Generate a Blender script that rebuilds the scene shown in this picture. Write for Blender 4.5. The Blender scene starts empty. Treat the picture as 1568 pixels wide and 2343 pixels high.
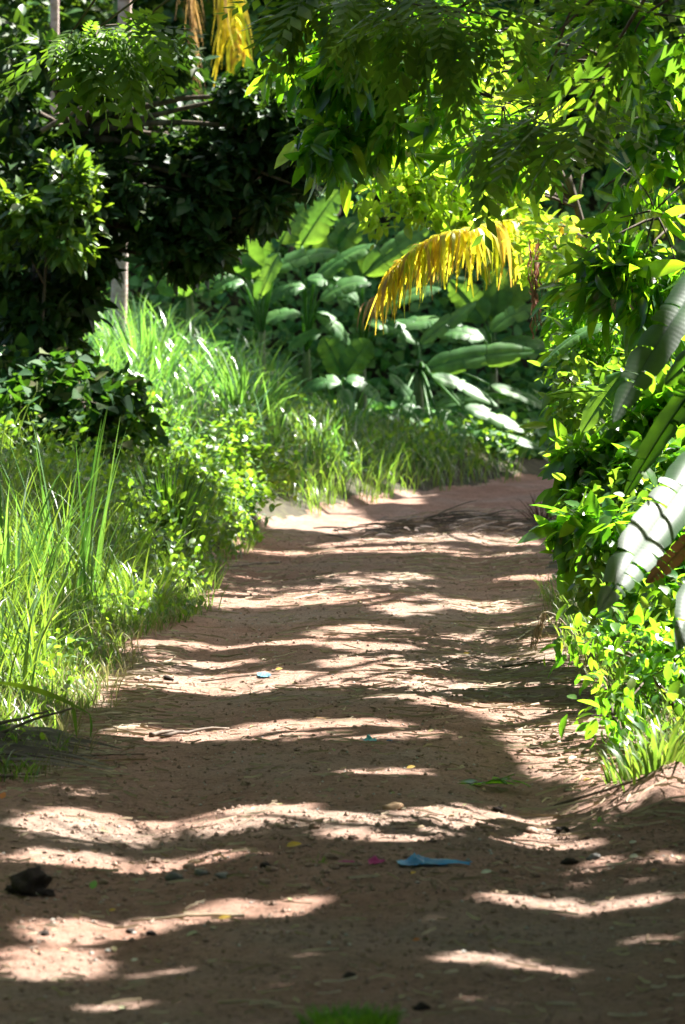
import bpy, math
import numpy as np
from mathutils import Vector

# ------------------------------------------------------------------ camera, sky, sun, exposure
scene = bpy.context.scene
COL = scene.collection
CAM_H, FPX, HOR = 2.4, 8786.0, 667.0          # eye height; focal length and horizon row in a 1568 x 2343 picture
PITCH = math.atan((1171.5 - HOR) / FPX)
cam_d = bpy.data.cameras.new('camera')
cam = bpy.data.objects.new('camera', cam_d)
COL.objects.link(cam)
cam.location = (0, 0, CAM_H)
cam.rotation_euler = (math.radians(90) - PITCH, 0, 0)
cam_d.sensor_fit = 'VERTICAL'
cam_d.sensor_height = 36.0
cam_d.lens = 36.0 * FPX / 2343.0
cam_d.clip_start, cam_d.clip_end = 0.5, 2000
cam_d.dof.use_dof = True
cam_d.dof.focus_distance = 23.5
cam_d.dof.aperture_fstop = 4.5
scene.camera = cam

SUN_EL, SUN_AZ = math.radians(52), math.radians(48)
S = np.array([math.sin(SUN_AZ) * math.cos(SUN_EL), math.cos(SUN_AZ) * math.cos(SUN_EL), math.sin(SUN_EL)])
world = bpy.data.worlds.new('World')
scene.world = world
world.use_nodes = True
wn = world.node_tree
sky = wn.nodes.new('ShaderNodeTexSky')
sky.sky_type = 'NISHITA'
sky.sun_disc = False
sky.air_density, sky.dust_density, sky.ozone_density = 0.9, 4.0, 0.0
sky.sun_elevation, sky.sun_rotation = SUN_EL, SUN_AZ
wn.links.new(sky.outputs[0], wn.nodes['Background'].inputs[0])
wn.nodes['Background'].inputs[1].default_value = 0.05
sun_d = bpy.data.lights.new('sun', 'SUN')
sun_d.energy, sun_d.angle, sun_d.color = 5.0, math.radians(0.55), (1.0, 0.955, 0.90)
sun = bpy.data.objects.new('sun', sun_d)
COL.objects.link(sun)
sun.rotation_euler = Vector(S).to_track_quat('Z', 'Y').to_euler()
sun.location = (20, 20, 40)
vs = scene.view_settings
vs.view_transform, vs.look, vs.exposure, vs.gamma = 'Standard', 'None', 2.65, 1.0
cy = scene.cycles
cy.max_bounces, cy.diffuse_bounces, cy.glossy_bounces, cy.transmission_bounces, cy.transparent_max_bounces = 7, 4, 2, 4, 4
cy.use_denoising = True
cy.caustics_reflective = cy.caustics_refractive = False

rng = np.random.default_rng(7)

# ------------------------------------------------------------------ helpers: survey (picture row/column at a distance -> metres)
def P(u, v, Y):
    cx, cyy = (u - 784.0) / FPX, (1171.5 - v) / FPX
    d = np.array([cx, math.cos(PITCH) + cyy * math.sin(PITCH), -math.sin(PITCH) + cyy * math.cos(PITCH)])
    return np.array([0, 0, CAM_H]) + d * (Y / d[1])

def hash2(ix, iy, seed):
    n = (ix.astype(np.int64) * 374761393 + iy.astype(np.int64) * 668265263 + seed * 974634733) & 0xffffffff
    n = ((n ^ (n >> 13)) * 1274126177) & 0xffffffff
    return ((n ^ (n >> 16)) & 0xffff) / 65535.0

def vnoise(x, y, seed=0):
    x, y = np.asarray(x, float), np.asarray(y, float)
    ix, iy = np.floor(x), np.floor(y)
    fx, fy = x - ix, y - iy
    fx, fy = fx * fx * (3 - 2 * fx), fy * fy * (3 - 2 * fy)
    a, b = hash2(ix, iy, seed), hash2(ix + 1, iy, seed)
    c, d = hash2(ix, iy + 1, seed), hash2(ix + 1, iy + 1, seed)
    return (a * (1 - fx) + b * fx) * (1 - fy) + (c * (1 - fx) + d * fx) * fy

def fbm(x, y, oct=4, seed=0, gain=.5):
    s, a, t = 0, 1, 0
    for k in range(oct):
        s = s + a * vnoise(x * 2 ** k + 17.3 * k, y * 2 ** k - 9.1 * k, seed + k)
        t += a
        a *= gain
    return s / t - .5

def sstep(a, b, x):
    t = np.clip((np.asarray(x, float) - a) / (b - a), 0, 1)
    return t * t * (3 - 2 * t)

def n3(p, f=1.0):
    x, y, z = p[:, 0] * f, p[:, 1] * f, p[:, 2] * f
    return (np.sin(1.9 * x + 1.3 * y + .7) * np.sin(2.3 * z - .8 * y + 1.1) + .6 * np.sin(3.7 * y + 1.1 * z) * np.sin(4.1 * x - 2.1 * z + 2)) / 1.6

# ------------------------------------------------------------------ helpers: road and land form
def nar(y):
    return sstep(25.5, 28.5, y) * sstep(39, 36, y)

def xc(y):
    y = np.asarray(y, float)
    t = np.clip(y - 32, 0, 16)
    return .05 + .20 * nar(y) + .018 * t * t + np.clip(y - 48, 0, 1e9) * .576

def dxc(y):
    return .036 * np.clip(np.asarray(y, float) - 32, 0, 16)

def road_s(x, y):
    return (x - xc(y)) / np.sqrt(1 + dxc(y) ** 2)

def half_w(y):
    return 1.62 + 1.7 * sstep(18.8, 15.6, y) - .20 * nar(y)

def height(x, y, fine=True):
    x, y = np.asarray(x, float), np.asarray(y, float)
    s, w = road_s(x, y), half_w(y)
    a = np.abs(s)
    on = sstep(.35, -.25, a - w)
    fall = sstep(60, 50, y)
    rut = -(.028 + .035 * np.exp(-((y - 17.6) / 1.6) ** 2) + .02 * np.exp(-((y - 25.5) / 1.5) ** 2)) * np.exp(-((a - .87 + .1 * fbm(y * .35, s * 0 + 3, 2, 5)) / .27) ** 2) + .012 * np.exp(-(s / .5) ** 2)
    wave = .05 * fbm(y * .62 + s * .12, s * .33, 3, 11) + .03 * fbm(y * 1.3 + s * .5, s * .45 + 9, 2, 14)
    micro = .028 * fbm(x * 2.6, y * 2.6, 3, 21) + (.03 * fbm(x * 7, y * 7, 3, 31, .6) if fine else 0)
    z = on * (rut + wave + micro) * fall
    t = np.clip(-s - w, 0, None)                                   # left of the road and beyond its bend
    slope = .16 + .62 * sstep(25, 37, y)
    capk = .7 + 1.25 * sstep(.3, -2.2, x) + .6 * sstep(34, 26, y)
    left = slope * t
    left = capk * (1 - np.exp(-left / capk))
    left = left + 1.25 * np.clip(12 * (1 - np.exp(-np.clip(y - 51.5 - .15 * x, 0, None) / 12)), 0, None) * sstep(.5, 3.5, t)
    r = np.clip(s - w, 0, None)
    right = 1.6 * (1 - np.exp(-.2 * r / 1.6))
    bump = .25 * fbm(x * .7, y * .7, 3, 41) * sstep(0, .8, t + r)
    mound = .16 * np.exp(-(((x - 1.62) / .32) ** 2 + ((y - 17.9) / .55) ** 2)) + .10 * np.exp(-(((x - 1.2) / .5) ** 2 + ((y - 37.2) / 1.0) ** 2))
    z = z + .10 * sstep(39, 46, y) * on
    return z + left + right + bump + mound * (1 + fbm(x * 9, y * 9, 3, 51))

def G(u, v):
    cx, cyy = (u - 784.0) / FPX, (1171.5 - v) / FPX
    d = np.array([cx, math.cos(PITCH) + cyy * math.sin(PITCH), -math.sin(PITCH) + cyy * math.cos(PITCH)])
    Y = np.arange(11, 60, .02)
    p = np.array([0, 0, CAM_H])[None] + d[None] * (Y / d[1])[:, None]
    k = np.argmax(p[:, 2] < height(p[:, 0], p[:, 1]))
    return p[k]

# ------------------------------------------------------------------ helpers: meshes and tagging
class MB:
    def __init__(self):
        self.v, self.q, self.t, self.uv, self.n = [], [], [], [], 0
    def add(self, V, quads=None, tris=None, uv=None):
        V = np.asarray(V, float).reshape(-1, 3)
        if quads is not None and len(quads): self.q.append(np.asarray(quads, np.int64).reshape(-1, 4) + self.n)
        if tris is not None and len(tris): self.t.append(np.asarray(tris, np.int64).reshape(-1, 3) + self.n)
        self.uv.append(np.zeros((len(V), 2)) if uv is None else np.asarray(uv, float).reshape(-1, 2))
        self.v.append(V)
        self.n += len(V)
    def grid(self, V, uv=None):                                     # V: (m, n, 3)
        m, n = V.shape[:2]
        i = np.arange(m * n).reshape(m, n)
        q = np.stack([i[:-1, :-1], i[:-1, 1:], i[1:, 1:], i[1:, :-1]], -1).reshape(-1, 4)
        self.add(V.reshape(-1, 3), q, None, uv)
    def tube(self, pts, rad, n=6):
        pts = np.asarray(pts, float)
        rad = np.broadcast_to(np.asarray(rad, float), (len(pts),))
        T = np.gradient(pts, axis=0)
        T /= np.linalg.norm(T, axis=1)[:, None] + 1e-9
        ref = np.array([0, 0, 1.0]) if abs(T[:, 2]).mean() < .8 else np.array([1.0, 0, 0])
        A = np.cross(T, ref); A /= np.linalg.norm(A, axis=1)[:, None] + 1e-9
        B = np.cross(T, A)
        th = np.linspace(0, 2 * math.pi, n + 1)[:-1]
        R = pts[:, None] + rad[:, None, None] * (A[:, None] * np.cos(th)[None, :, None] + B[:, None] * np.sin(th)[None, :, None])
        m = len(pts)
        i = np.arange(m * n).reshape(m, n)
        j = np.roll(i, -1, 1)
        q = np.stack([i[:-1], j[:-1], j[1:], i[1:]], -1).reshape(-1, 4)
        V = np.concatenate([R.reshape(-1, 3), pts[:1], pts[-1:]])
        c0, c1 = m * n, m * n + 1
        t = [(c0, j[0, k], i[0, k]) for k in range(n)] + [(c1, i[-1, k], j[-1, k]) for k in range(n)]
        self.add(V, q, t)
    def build(self, name, mat, parent=None, smooth=True):
        V = np.concatenate(self.v)
        loc = np.zeros(3)
        if parent is not None: loc = np.array(parent.location)
        me = bpy.data.meshes.new(name)
        me.vertices.add(len(V))
        me.vertices.foreach_set('co', (V - loc).astype(np.float32).ravel())
        q = np.concatenate(self.q) if self.q else np.zeros((0, 4), np.int64)
        t = np.concatenate(self.t) if self.t else np.zeros((0, 3), np.int64)
        loops = np.concatenate([q.ravel(), t.ravel()])
        me.loops.add(len(loops))
        me.loops.foreach_set('vertex_index', loops.astype(np.int32))
        me.polygons.add(len(q) + len(t))
        st = np.concatenate([np.arange(len(q)) * 4, len(q) * 4 + np.arange(len(t)) * 3])
        me.polygons.foreach_set('loop_start', st.astype(np.int32))
        me.polygons.foreach_set('use_smooth', np.full(len(st), smooth))
        uvl = me.uv_layers.new(name='UVMap')
        uvl.data.foreach_set('uv', np.concatenate(self.uv)[loops].astype(np.float32).ravel())
        me.materials.append(mat)
        me.update(calc_edges=True)
        me.validate()
        o = bpy.data.objects.new(name, me)
        COL.objects.link(o)
        if parent is not None: o.parent = parent
        return o

def tag(o, label=None, cat=None, group=None, kind=None):
    if label: o['label'] = label
    if cat: o['category'] = cat
    if group: o['group'] = group
    if kind: o['kind'] = kind
    return o

def thing(name, label, cat, loc, group=None):
    o = bpy.data.objects.new(name, None)
    COL.objects.link(o)
    o.location = [float(a) for a in loc]
    o.empty_display_size = .2
    return tag(o, label, cat, group)

def unit(a):
    return a / (np.linalg.norm(a, axis=-1, keepdims=True) + 1e-9)

def leaf_tpl(ratio, fold=.25, droop=.18, prof=(.75, 1, .62), ts=(.22, .5, .8)):
    t = np.array([0, *ts, 1.0])
    w = np.array(prof) * ratio / 2
    z = -droop * t ** 2
    mid = np.stack([0 * t, t, z], 1)
    L = np.stack([-w, t[1:4], z[1:4] + fold * w], 1)
    R = np.stack([w, t[1:4], z[1:4] + fold * w], 1)
    V = np.concatenate([mid, L, R])
    q = [(1, 2, 6, 5), (1, 8, 9, 2), (2, 3, 7, 6), (2, 9, 10, 3)]
    tr = [(0, 1, 5), (0, 8, 1), (3, 4, 7), (3, 10, 4)]
    return V, np.array(q), np.array(tr)

def pinnate_tpl(n=7, ratio=.36, ll=.34):
    V, Q, T, k = [], [], [], 0
    for i in range(n):
        t = .12 + .85 * i / (n - 1)
        for sgn in (-1, 1):
            a = math.radians(62 - 22 * t)
            l = ll * (1 - .45 * abs(t - .45) * 1.6)
            b = np.array([0, t, -.25 * t * t])
            d = np.array([sgn * math.sin(a), math.cos(a), -.22])
            p = np.array([-d[1] * sgn, d[0] * sgn, 0])
            w = l * ratio / 2
            V += [b, b + d * l * .45 + p * w, b + d * l * .45 - p * w, b + d * l]
            Q.append((k, k + 1, k + 3, k + 2) if sgn > 0 else (k, k + 2, k + 3, k + 1))
            k += 4
    return np.array(V), np.array(Q), np.zeros((0, 3), int)

def instance(mb, tpl, pos, d, nrm, L, wj=None):
    V, q, t = tpl
    n = len(pos)
    d = unit(d)
    s = unit(np.cross(d, nrm))
    m = np.cross(s, d)
    L = np.broadcast_to(np.asarray(L, float), (n,))
    wj = np.ones(n) if wj is None else wj
    W = pos[:, None] + L[:, None, None] * (V[None, :, 0, None] * (s * wj[:, None])[:, None] + V[None, :, 1, None] * d[:, None] + V[None, :, 2, None] * m[:, None])
    off = (np.arange(n) * len(V))[:, None, None]
    mb.add(W.reshape(-1, 3), (q[None] + off).reshape(-1, 4) if len(q) else None, (t[None] + off).reshape(-1, 3) if len(t) else None)

def rdir(n):
    return unit(rng.normal(size=(n, 3)))

def bez(a, b, c, n=20):
    t = np.linspace(0, 1, n)[:, None]
    a, b, c = map(np.asarray, (a, b, c))
    return a * (1 - t) ** 2 + 2 * b * t * (1 - t) + c * t * t

# ------------------------------------------------------------------ helpers: where sunlight gets through the canopy (x, y, z, radius x, radius y)
LIT = []
def lit_road(u0, u1, v0, v1):
    Y0, Y1 = CAM_H * FPX / (v1 - HOR), CAM_H * FPX / (v0 - HOR)
    Y = (Y0 + Y1) / 2
    LIT.append(((u0 + u1) / 2 - 784, Y, 0, (u1 - u0) / 2, (Y1 - Y0) / 2))
    x, y, z, rx, ry = LIT[-1]
    LIT[-1] = (x * Y / FPX, y, 0, rx * Y / FPX * 1.04, ry * 1.12 + .03)
def lit_at(p, rx, ry):
    LIT.append((p[0], p[1], p[2], rx, ry))
N_ROAD = [0]

for a in [(560, 900, 1186, 1212), (700, 1250, 1238, 1252), (540, 1220, 1258, 1270), (740, 1000, 1308, 1334), (1120, 1290, 1318, 1330),
          (990, 1190, 1372, 1398), (820, 1000, 1388, 1412), (290, 620, 1464, 1480), (700, 1000, 1462, 1482), (280, 620, 1500, 1514), (760, 1090, 1492, 1524),
          (220, 800, 1538, 1582), (800, 1340, 1515, 1584), (800, 1010, 1602, 1618), (1200, 1380, 1590, 1612), (230, 560, 1664, 1700), (480, 1010, 1655, 1704),
          (1200, 1360, 1640, 1660), (750, 1010, 1764, 1786), (0, 420, 1852, 1930), (380, 760, 1846, 1915), (700, 930, 1872, 1925), (-40, 420, 1955, 2000),
          (380, 620, 1945, 1985), (1000, 1340, 1982, 1996), (1300, 1600, 1965, 1985), (0, 420, 2100, 2150), (380, 800, 2072, 2118), (1040, 1460, 2052, 2090),
          (1400, 1600, 2052, 2075), (420, 700, 2146, 2160), (520, 820, 2262, 2280), (900, 1250, 2290, 2310), (1080, 1480, 2020, 2030), (150, 420, 2285, 2310), (820, 1000, 2120, 2134), (1380, 1600, 2150, 2168), (240, 520, 2215, 2232), (1150, 1420, 1925, 1935), (860, 1060, 1905, 1918), (-60, 300, 2160, 2245), (640, 800, 2200, 2216), (900, 1350, 2195, 2240), (60, 260, 1800, 1830), (1000, 1180, 1850, 1880)]:
    lit_road(*a)
N_ROAD[0] = len(LIT)
for a in [(250, 740, 44.5, .55, .7), (420, 760, 44, .45, .6), (330, 850, 42, .5, .6), (520, 830, 43, .4, .5), (200, 850, 41.5, .35, .5), (420, 930, 40, .5, .5), (600, 930, 42, .3, .5), (300, 960, 38.5, .4, .5)]: lit_at(P(*a[:3]), a[3], a[4])
for a in [(60, 1280, 25.5, .5, 1.6), (200, 1330, 24, .4, 1.2), (330, 1300, 28, .3, 1.0), (60, 1450, 22.5, .45, .9), (220, 1480, 22.8, .35, .7), (60, 1580, 20.6, .4, .7), (150, 1130, 28, .6, 1.0)]: lit_at(P(*a[:3]), a[3], a[4])
lit_at(P(1420, 1030, 25), .85, 2.6)
lit_at(P(1450, 1500, 21), .6, 2.2)
lit_at(P(1450, 1250, 23), .6, 1.5)
lit_at(P(1460, 420, 24.5), .3, .5)
lit_at(P(1420, 650, 24.2), .4, .8)
lit_at(P(1500, 1720, 18.6), .35, 1.2)
lit_at(P(960, 430, 33), 1.1, 1.0)
lit_at(P(1180, 560, 32), .9, 1.5)
lit_at(P(660, 160, 26), .7, .8)
lit_at(P(1460, 1230, 18), .45, .7)
lit_at(P(1480, 820, 18), .4, .6)
lit_at(P(560, 1000, 38), .6, 1.1)
lit_at(P(1020, 600, 31.8), 1.0, 1.3)
lit_at(P(770, 1130, 41), .5, 1.2)
lit_at(P(140, 400, 36), .35, .6)
lit_at(P(540, 1200, 36), .35, .6)
lit_at(P(510, 120, 46), .9, .9)
for (u, v, Y, rx, ry) in [(710, 150, 27, .8, 1.0), (850, 160, 27, .6, .9), (930, 280, 27, .6, .9), (1150, 300, 26, .6, .9), (1290, 560, 25, .35, .6), (1500, 640, 24, .35, .7), 
                          (1330, 800, 27, .6, 1.2), (1500, 930, 28, .5, .9), (1350, 850, 25.5, .8, 1.2), (1480, 1150, 24, .8, 1.4), (1350, 1080, 25, .4, 1.5), (250, 60, 21, .35, .3), (1280, 640, 28, .5, .9), (1200, 640, 27.6, .3, .5),
                          (1000, 330, 34, 1.1, .7), (850, 1110, 43, .8, .5), (950, 1090, 44, .5, .3), (700, 1000, 44, .5, .9), (1090, 950, 47.8, .8, .5), (1060, 830, 48.3, .7, .4), (930, 960, 47.8, .3, .3), (900, 560, 50, .6, .5), (650, 580, 48.4, .3, .3), (720, 500, 50, .5, .5), (1000, 700, 50, .6, .4), (590, 560, 48.5, .5, .4), (800, 640, 49.5, .5, .4), (1160, 960, 47.8, .6, .5), (880, 430, 33, .3, .4), (1080, 420, 33, .4, .5), (990, 510, 33, .3, .4), (1180, 480, 33.5, .4, .5), (1000, 250, 34, .4, .4), (850, 200, 27, .5, .5), (1050, 200, 26.5, .5, .5), (1250, 150, 25.5, .5, .4), (1400, 300, 25, .4, .5), (1100, 60, 26, .4, .4), (1250, 330, 34, .35, .5), (1150, 720, 54, .7, .6), (760, 420, 54, .6, .5), (900, 850, 51, .5, .4), (1100, 720, 50, .4, .35), (780, 880, 47.6, .35, .3)]:
    lit_at(P(u, v, Y), rx, ry)
LITA = np.array(LIT)

def keep_mask(p, road_only=False):
    k = np.ones(len(p), bool)
    wob = .28 * n3(p, 2.6)
    for (x, y, z, rx, ry) in (LITA[:N_ROAD[0]] if road_only else LITA):
        t = (p[:, 2] - z) / S[2]
        qx, qy = p[:, 0] - S[0] * t - x, p[:, 1] - S[1] * t - y
        e = (np.abs(qx) / (rx + .04)) ** 2.4 + (np.abs(qy) / (ry + .03)) ** 2.4
        k &= ~((t > 0) & (e < 1.0 + wob))
    return k

# ------------------------------------------------------------------ helpers: materials
def nt(name):
    m = bpy.data.materials.new(name)
    m.use_nodes = True
    return m, m.node_tree.nodes, m.node_tree.links, m.node_tree.nodes['Principled BSDF']

def ramp(N, stops):
    if len(stops) == 1: stops = [(0, stops[0][1]), (1, stops[0][1])]
    r = N.new('ShaderNodeValToRGB')
    e = r.color_ramp.elements
    while len(e) < len(stops): e.new(.5)
    for k, (p, c) in enumerate(stops):
        e[k].position = p
        e[k].color = (*c, 1)
    return r

def leaf_mat(name, cols, trans, fac=.42, rough=.38, spec=.5, veins=False, spots=None):
    m, N, Lk, bs = nt(name)
    g = N.new('ShaderNodeNewGeometry')
    r = ramp(N, [(i / max(1, len(cols) - 1), c) for i, c in enumerate(cols)])
    Lk.new(g.outputs['Random Per Island'], r.inputs[0])
    rt = ramp(N, [(i / max(1, len(trans) - 1), c) for i, c in enumerate(trans)])
    Lk.new(g.outputs['Random Per Island'], rt.inputs[0])
    co, ct = r.outputs[0], rt.outputs[0]
    nz = N.new('ShaderNodeTexNoise')
    nz.inputs['Scale'].default_value = 9
    nz.inputs['Detail'].default_value = 4
    tc = N.new('ShaderNodeTexCoord')
    Lk.new(tc.outputs['Object'], nz.inputs['Vector'])
    for which in (0, 1):
        hs = N.new('ShaderNodeHueSaturation')
        mr = N.new('ShaderNodeMapRange')
        mr.inputs[1].default_value, mr.inputs[2].default_value = .3, .7
        mr.inputs[3].default_value, mr.inputs[4].default_value = .72, 1.3
        Lk.new(nz.outputs['Fac'], mr.inputs[0])
        Lk.new(mr.outputs[0], hs.inputs['Value'])
        Lk.new((co, ct)[which], hs.inputs['Color'])
        if which == 0: co = hs.outputs[0]
        else: ct = hs.outputs[0]
    if spots:
        mx = N.new('ShaderNodeMix'); mx.data_type = 'RGBA'
        n2 = N.new('ShaderNodeTexNoise'); n2.inputs['Scale'].default_value = 14; n2.inputs['Detail'].default_value = 6
        Lk.new(tc.outputs['Object'], n2.inputs['Vector'])
        th = N.new('ShaderNodeMapRange'); th.inputs[1].default_value, th.inputs[2].default_value = .62, .7
        Lk.new(n2.outputs['Fac'], th.inputs[0]); Lk.new(th.outputs[0], mx.inputs[0])
        Lk.new(co, mx.inputs[6]); mx.inputs[7].default_value = (*spots, 1)
        co = mx.outputs[2]
    Lk.new(co, bs.inputs['Base Color'])
    bs.inputs['Roughness'].default_value = rough
    bs.inputs['Specular IOR Level'].default_value = spec
    tr = N.new('ShaderNodeBsdfTranslucent')
    Lk.new(ct, tr.inputs['Color'])
    if veins:
        uv = N.new('ShaderNodeUVMap'); uv.uv_map = 'UVMap'
        wv = N.new('ShaderNodeTexWave'); wv.wave_type = 'BANDS'; wv.bands_direction = 'X'
        wv.inputs['Scale'].default_value = veins; wv.inputs['Distortion'].default_value = .6; wv.inputs['Detail'].default_value = 1
        Lk.new(uv.outputs[0], wv.inputs['Vector'])
        bp = N.new('ShaderNodeBump'); bp.inputs['Strength'].default_value = .10; bp.inputs['Distance'].default_value = .003
        Lk.new(wv.outputs['Fac'], bp.inputs['Height'])
        Lk.new(bp.outputs[0], bs.inputs['Normal'])
    mx = N.new('ShaderNodeMixShader')
    mx.inputs[0].default_value = fac
    Lk.new(bs.outputs[0], mx.inputs[1]); Lk.new(tr.outputs[0], mx.inputs[2])
    Lk.new(mx.outputs[0], N['Material Output'].inputs['Surface'])
    return m

def solid_mat(name, stops, scale=6, rough=.85, bump=.4, dist=.02, stretch=(1, 1, 1)):
    m, N, Lk, bs = nt(name)
    tc = N.new('ShaderNodeTexCoord'); mp = N.new('ShaderNodeMapping'); mp.inputs['Scale'].default_value = stretch
    nz = N.new('ShaderNodeTexNoise'); nz.inputs['Scale'].default_value = scale; nz.inputs['Detail'].default_value = 8; nz.inputs['Roughness'].default_value = .65
    Lk.new(tc.outputs['Object'], mp.inputs[0]); Lk.new(mp.outputs[0], nz.inputs['Vector'])
    r = ramp(N, stops); Lk.new(nz.outputs['Fac'], r.inputs[0]); Lk.new(r.outputs[0], bs.inputs['Base Color'])
    bs.inputs['Roughness'].default_value = rough
    bs.inputs['Specular IOR Level'].default_value = .25
    bp = N.new('ShaderNodeBump'); bp.inputs['Strength'].default_value = bump; bp.inputs['Distance'].default_value = dist
    Lk.new(nz.outputs['Fac'], bp.inputs['Height']); Lk.new(bp.outputs[0], bs.inputs['Normal'])
    return m

def dirt_mat():
    m, N, Lk, bs = nt('dirt')
    tc = N.new('ShaderNodeTexCoord')
    def noise(sc, det=6, ro=.6):
        n = N.new('ShaderNodeTexNoise'); n.inputs['Scale'].default_value = sc; n.inputs['Detail'].default_value = det; n.inputs['Roughness'].default_value = ro
        Lk.new(tc.outputs['Object'], n.inputs['Vector']); return n
    big, mid, fine, grit = noise(.55, 4), noise(3.5, 6), noise(34, 6, .7), noise(120, 3, .7)
    r1 = ramp(N, [(.30, (.18, .105, .072)), (.5, (.285, .182, .135)), (.7, (.37, .24, .19))]); Lk.new(mid.outputs['Fac'], r1.inputs[0])
    r2 = ramp(N, [(.38, (.23, .115, .075)), (.5, (.275, .17, .125)), (.64, (.235, .205, .168))]); Lk.new(big.outputs['Fac'], r2.inputs[0])
    mx = N.new('ShaderNodeMix'); mx.data_type = 'RGBA'; mx.inputs[0].default_value = .45
    Lk.new(r1.outputs[0], mx.inputs[6]); Lk.new(r2.outputs[0], mx.inputs[7])
    r3 = ramp(N, [(.34, (.26, .22, .19)), (.46, (.95, .95, .95)), (.6, (1.05, 1.05, 1.05)), (.74, (1.45, 1.4, 1.35))]); Lk.new(fine.outputs['Fac'], r3.inputs[0])
    mul = N.new('ShaderNodeMix'); mul.data_type = 'RGBA'; mul.blend_type = 'MULTIPLY'; mul.inputs[0].default_value = .9
    Lk.new(mx.outputs[2], mul.inputs[6]); Lk.new(r3.outputs[0], mul.inputs[7])
    Lk.new(mul.outputs[2], bs.inputs['Base Color'])
    bs.inputs['Roughness'].default_value = .95
    bs.inputs['Specular IOR Level'].default_value = .15
    b1 = N.new('ShaderNodeBump'); b1.inputs['Strength'].default_value = .9; b1.inputs['Distance'].default_value = .035
    b2 = N.new('ShaderNodeBump'); b2.inputs['Strength'].default_value = .6; b2.inputs['Distance'].default_value = .007
    Lk.new(fine.outputs['Fac'], b1.inputs['Height']); Lk.new(grit.outputs['Fac'], b2.inputs['Height'])
    Lk.new(b1.outputs[0], b2.inputs['Normal']); Lk.new(b2.outputs[0], bs.inputs['Normal'])
    return m

M = {}
M['dirt'] = dirt_mat()
M['soil'] = solid_mat('bank_soil', [(.3, (.02, .022, .012)), (.5, (.045, .038, .022)), (.7, (.07, .075, .03))], 5, .95, .6, .03)
M['bark'] = solid_mat('bark', [(.3, (.03, .022, .016)), (.5, (.09, .07, .05)), (.7, (.17, .14, .11))], 9, .9, .8, .02, (1, 1, .25))
M['pale_bark'] = solid_mat('pale_palm_bark', [(.3, (.20, .13, .10)), (.48, (.42, .34, .30)), (.62, (.5, .42, .38)), (.72, (.40, .13, .06))], 4, .85, .7, .02, (1, 1, 2.5))
M['twig'] = solid_mat('dry_twig', [(.3, (.06, .045, .035)), (.7, (.22, .17, .13))], 12, .85, .5, .005)
M['straw'] = leaf_mat('dry_straw', [(.20, .14, .08), (.34, .27, .17), (.45, .38, .27)], [(.3, .2, .1)], .15, .6, .3)
M['stone'] = solid_mat('stone', [(.3, (.07, .07, .068)), (.7, (.24, .23, .21))], 14, .8, .5, .01)
M['clod'] = solid_mat('clod_earth', [(.3, (.17, .11, .08)), (.7, (.36, .25, .19))], 18, .95, .8, .012)
M['dark_clod'] = solid_mat('dark_clod_earth', [(.3, (.012, .009, .008)), (.7, (.04, .028, .022))], 18, .95, .8, .012)
M['tan_stone'] = solid_mat('tan_stone', [(.3, (.28, .17, .09)), (.7, (.45, .31, .19))], 14, .8, .5, .01)

M['mango'] = leaf_mat('glossy_leaf', [(.014, .050, .020), (.02, .07, .022), (.03, .095, .024), (.06, .15, .025)], [(.14, .42, .01), (.24, .56, .012), (.54, .82, .025)], .5, .24, .9)
M['lime'] = leaf_mat('lime_leaf', [(.05, .14, .02), (.08, .19, .025), (.12, .22, .03), (.14, .20, .04)], [(.40, .66, .02), (.62, .82, .06)], .55, .24, .9)
M['shadeleaf'] = leaf_mat('shade_darkened_leaf', [(.014, .040, .013), (.024, .065, .018), (.035, .085, .022), (.055, .070, .026)], [(.03, .09, .006), (.08, .16, .01)], .25, .5, .2)  # shade on the dark tree's near side, put into its leaf colour
M['sprout'] = leaf_mat('fresh_leaf', [(.03, .085, .018), (.05, .12, .02), (.07, .15, .022)], [(.16, .34, .015), (.3, .46, .02)], .35, .4, .45)
M['backleaf'] = leaf_mat('backdrop_leaf', [(.018, .06, .018), (.03, .10, .026), (.05, .13, .03), (.07, .10, .03)], [(.1, .22, .02), (.2, .34, .02)], .35, .45, .4)
M['vine'] = leaf_mat('creeper_leaf', [(.04, .15, .04), (.06, .19, .045), (.09, .23, .05), (.14, .25, .05)], [(.1, .30, .04), (.18, .42, .05)], .3, .55, .3)
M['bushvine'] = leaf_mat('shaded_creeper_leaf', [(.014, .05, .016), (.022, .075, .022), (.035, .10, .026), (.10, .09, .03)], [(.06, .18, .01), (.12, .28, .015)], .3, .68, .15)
M['pinnate'] = leaf_mat('feathery_leaf', [(.045, .10, .016), (.07, .135, .02), (.09, .16, .024)], [(.14, .32, .02), (.24, .42, .02)], .42, .5, .3)
M['shrub'] = leaf_mat('shrub_leaf', [(.02, .075, .02), (.03, .10, .022), (.045, .13, .025), (.075, .17, .03), (.12, .15, .04)], [(.14, .44, .012), (.22, .54, .015), (.30, .64, .02), (.42, .74, .03)], .46, .27, .8, spots=(.10, .08, .03))
M['weed'] = leaf_mat('weed_leaf', [(.025, .085, .02), (.04, .12, .025), (.065, .15, .03), (.10, .17, .035)], [(.18, .40, .02), (.34, .54, .03)], .4, .42, .45)
M['grass'] = leaf_mat('grass_blade', [(.03, .09, .02), (.05, .125, .026), (.07, .15, .032), (.12, .16, .05), (.20, .19, .09)], [(.18, .36, .03), (.32, .48, .04)], .36, .32, .6)
M['tuft'] = leaf_mat('short_green_blade', [(.05, .17, .02), (.09, .24, .03)], [(.2, .45, .02), (.3, .55, .03)], .35, .5, .3)
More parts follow.
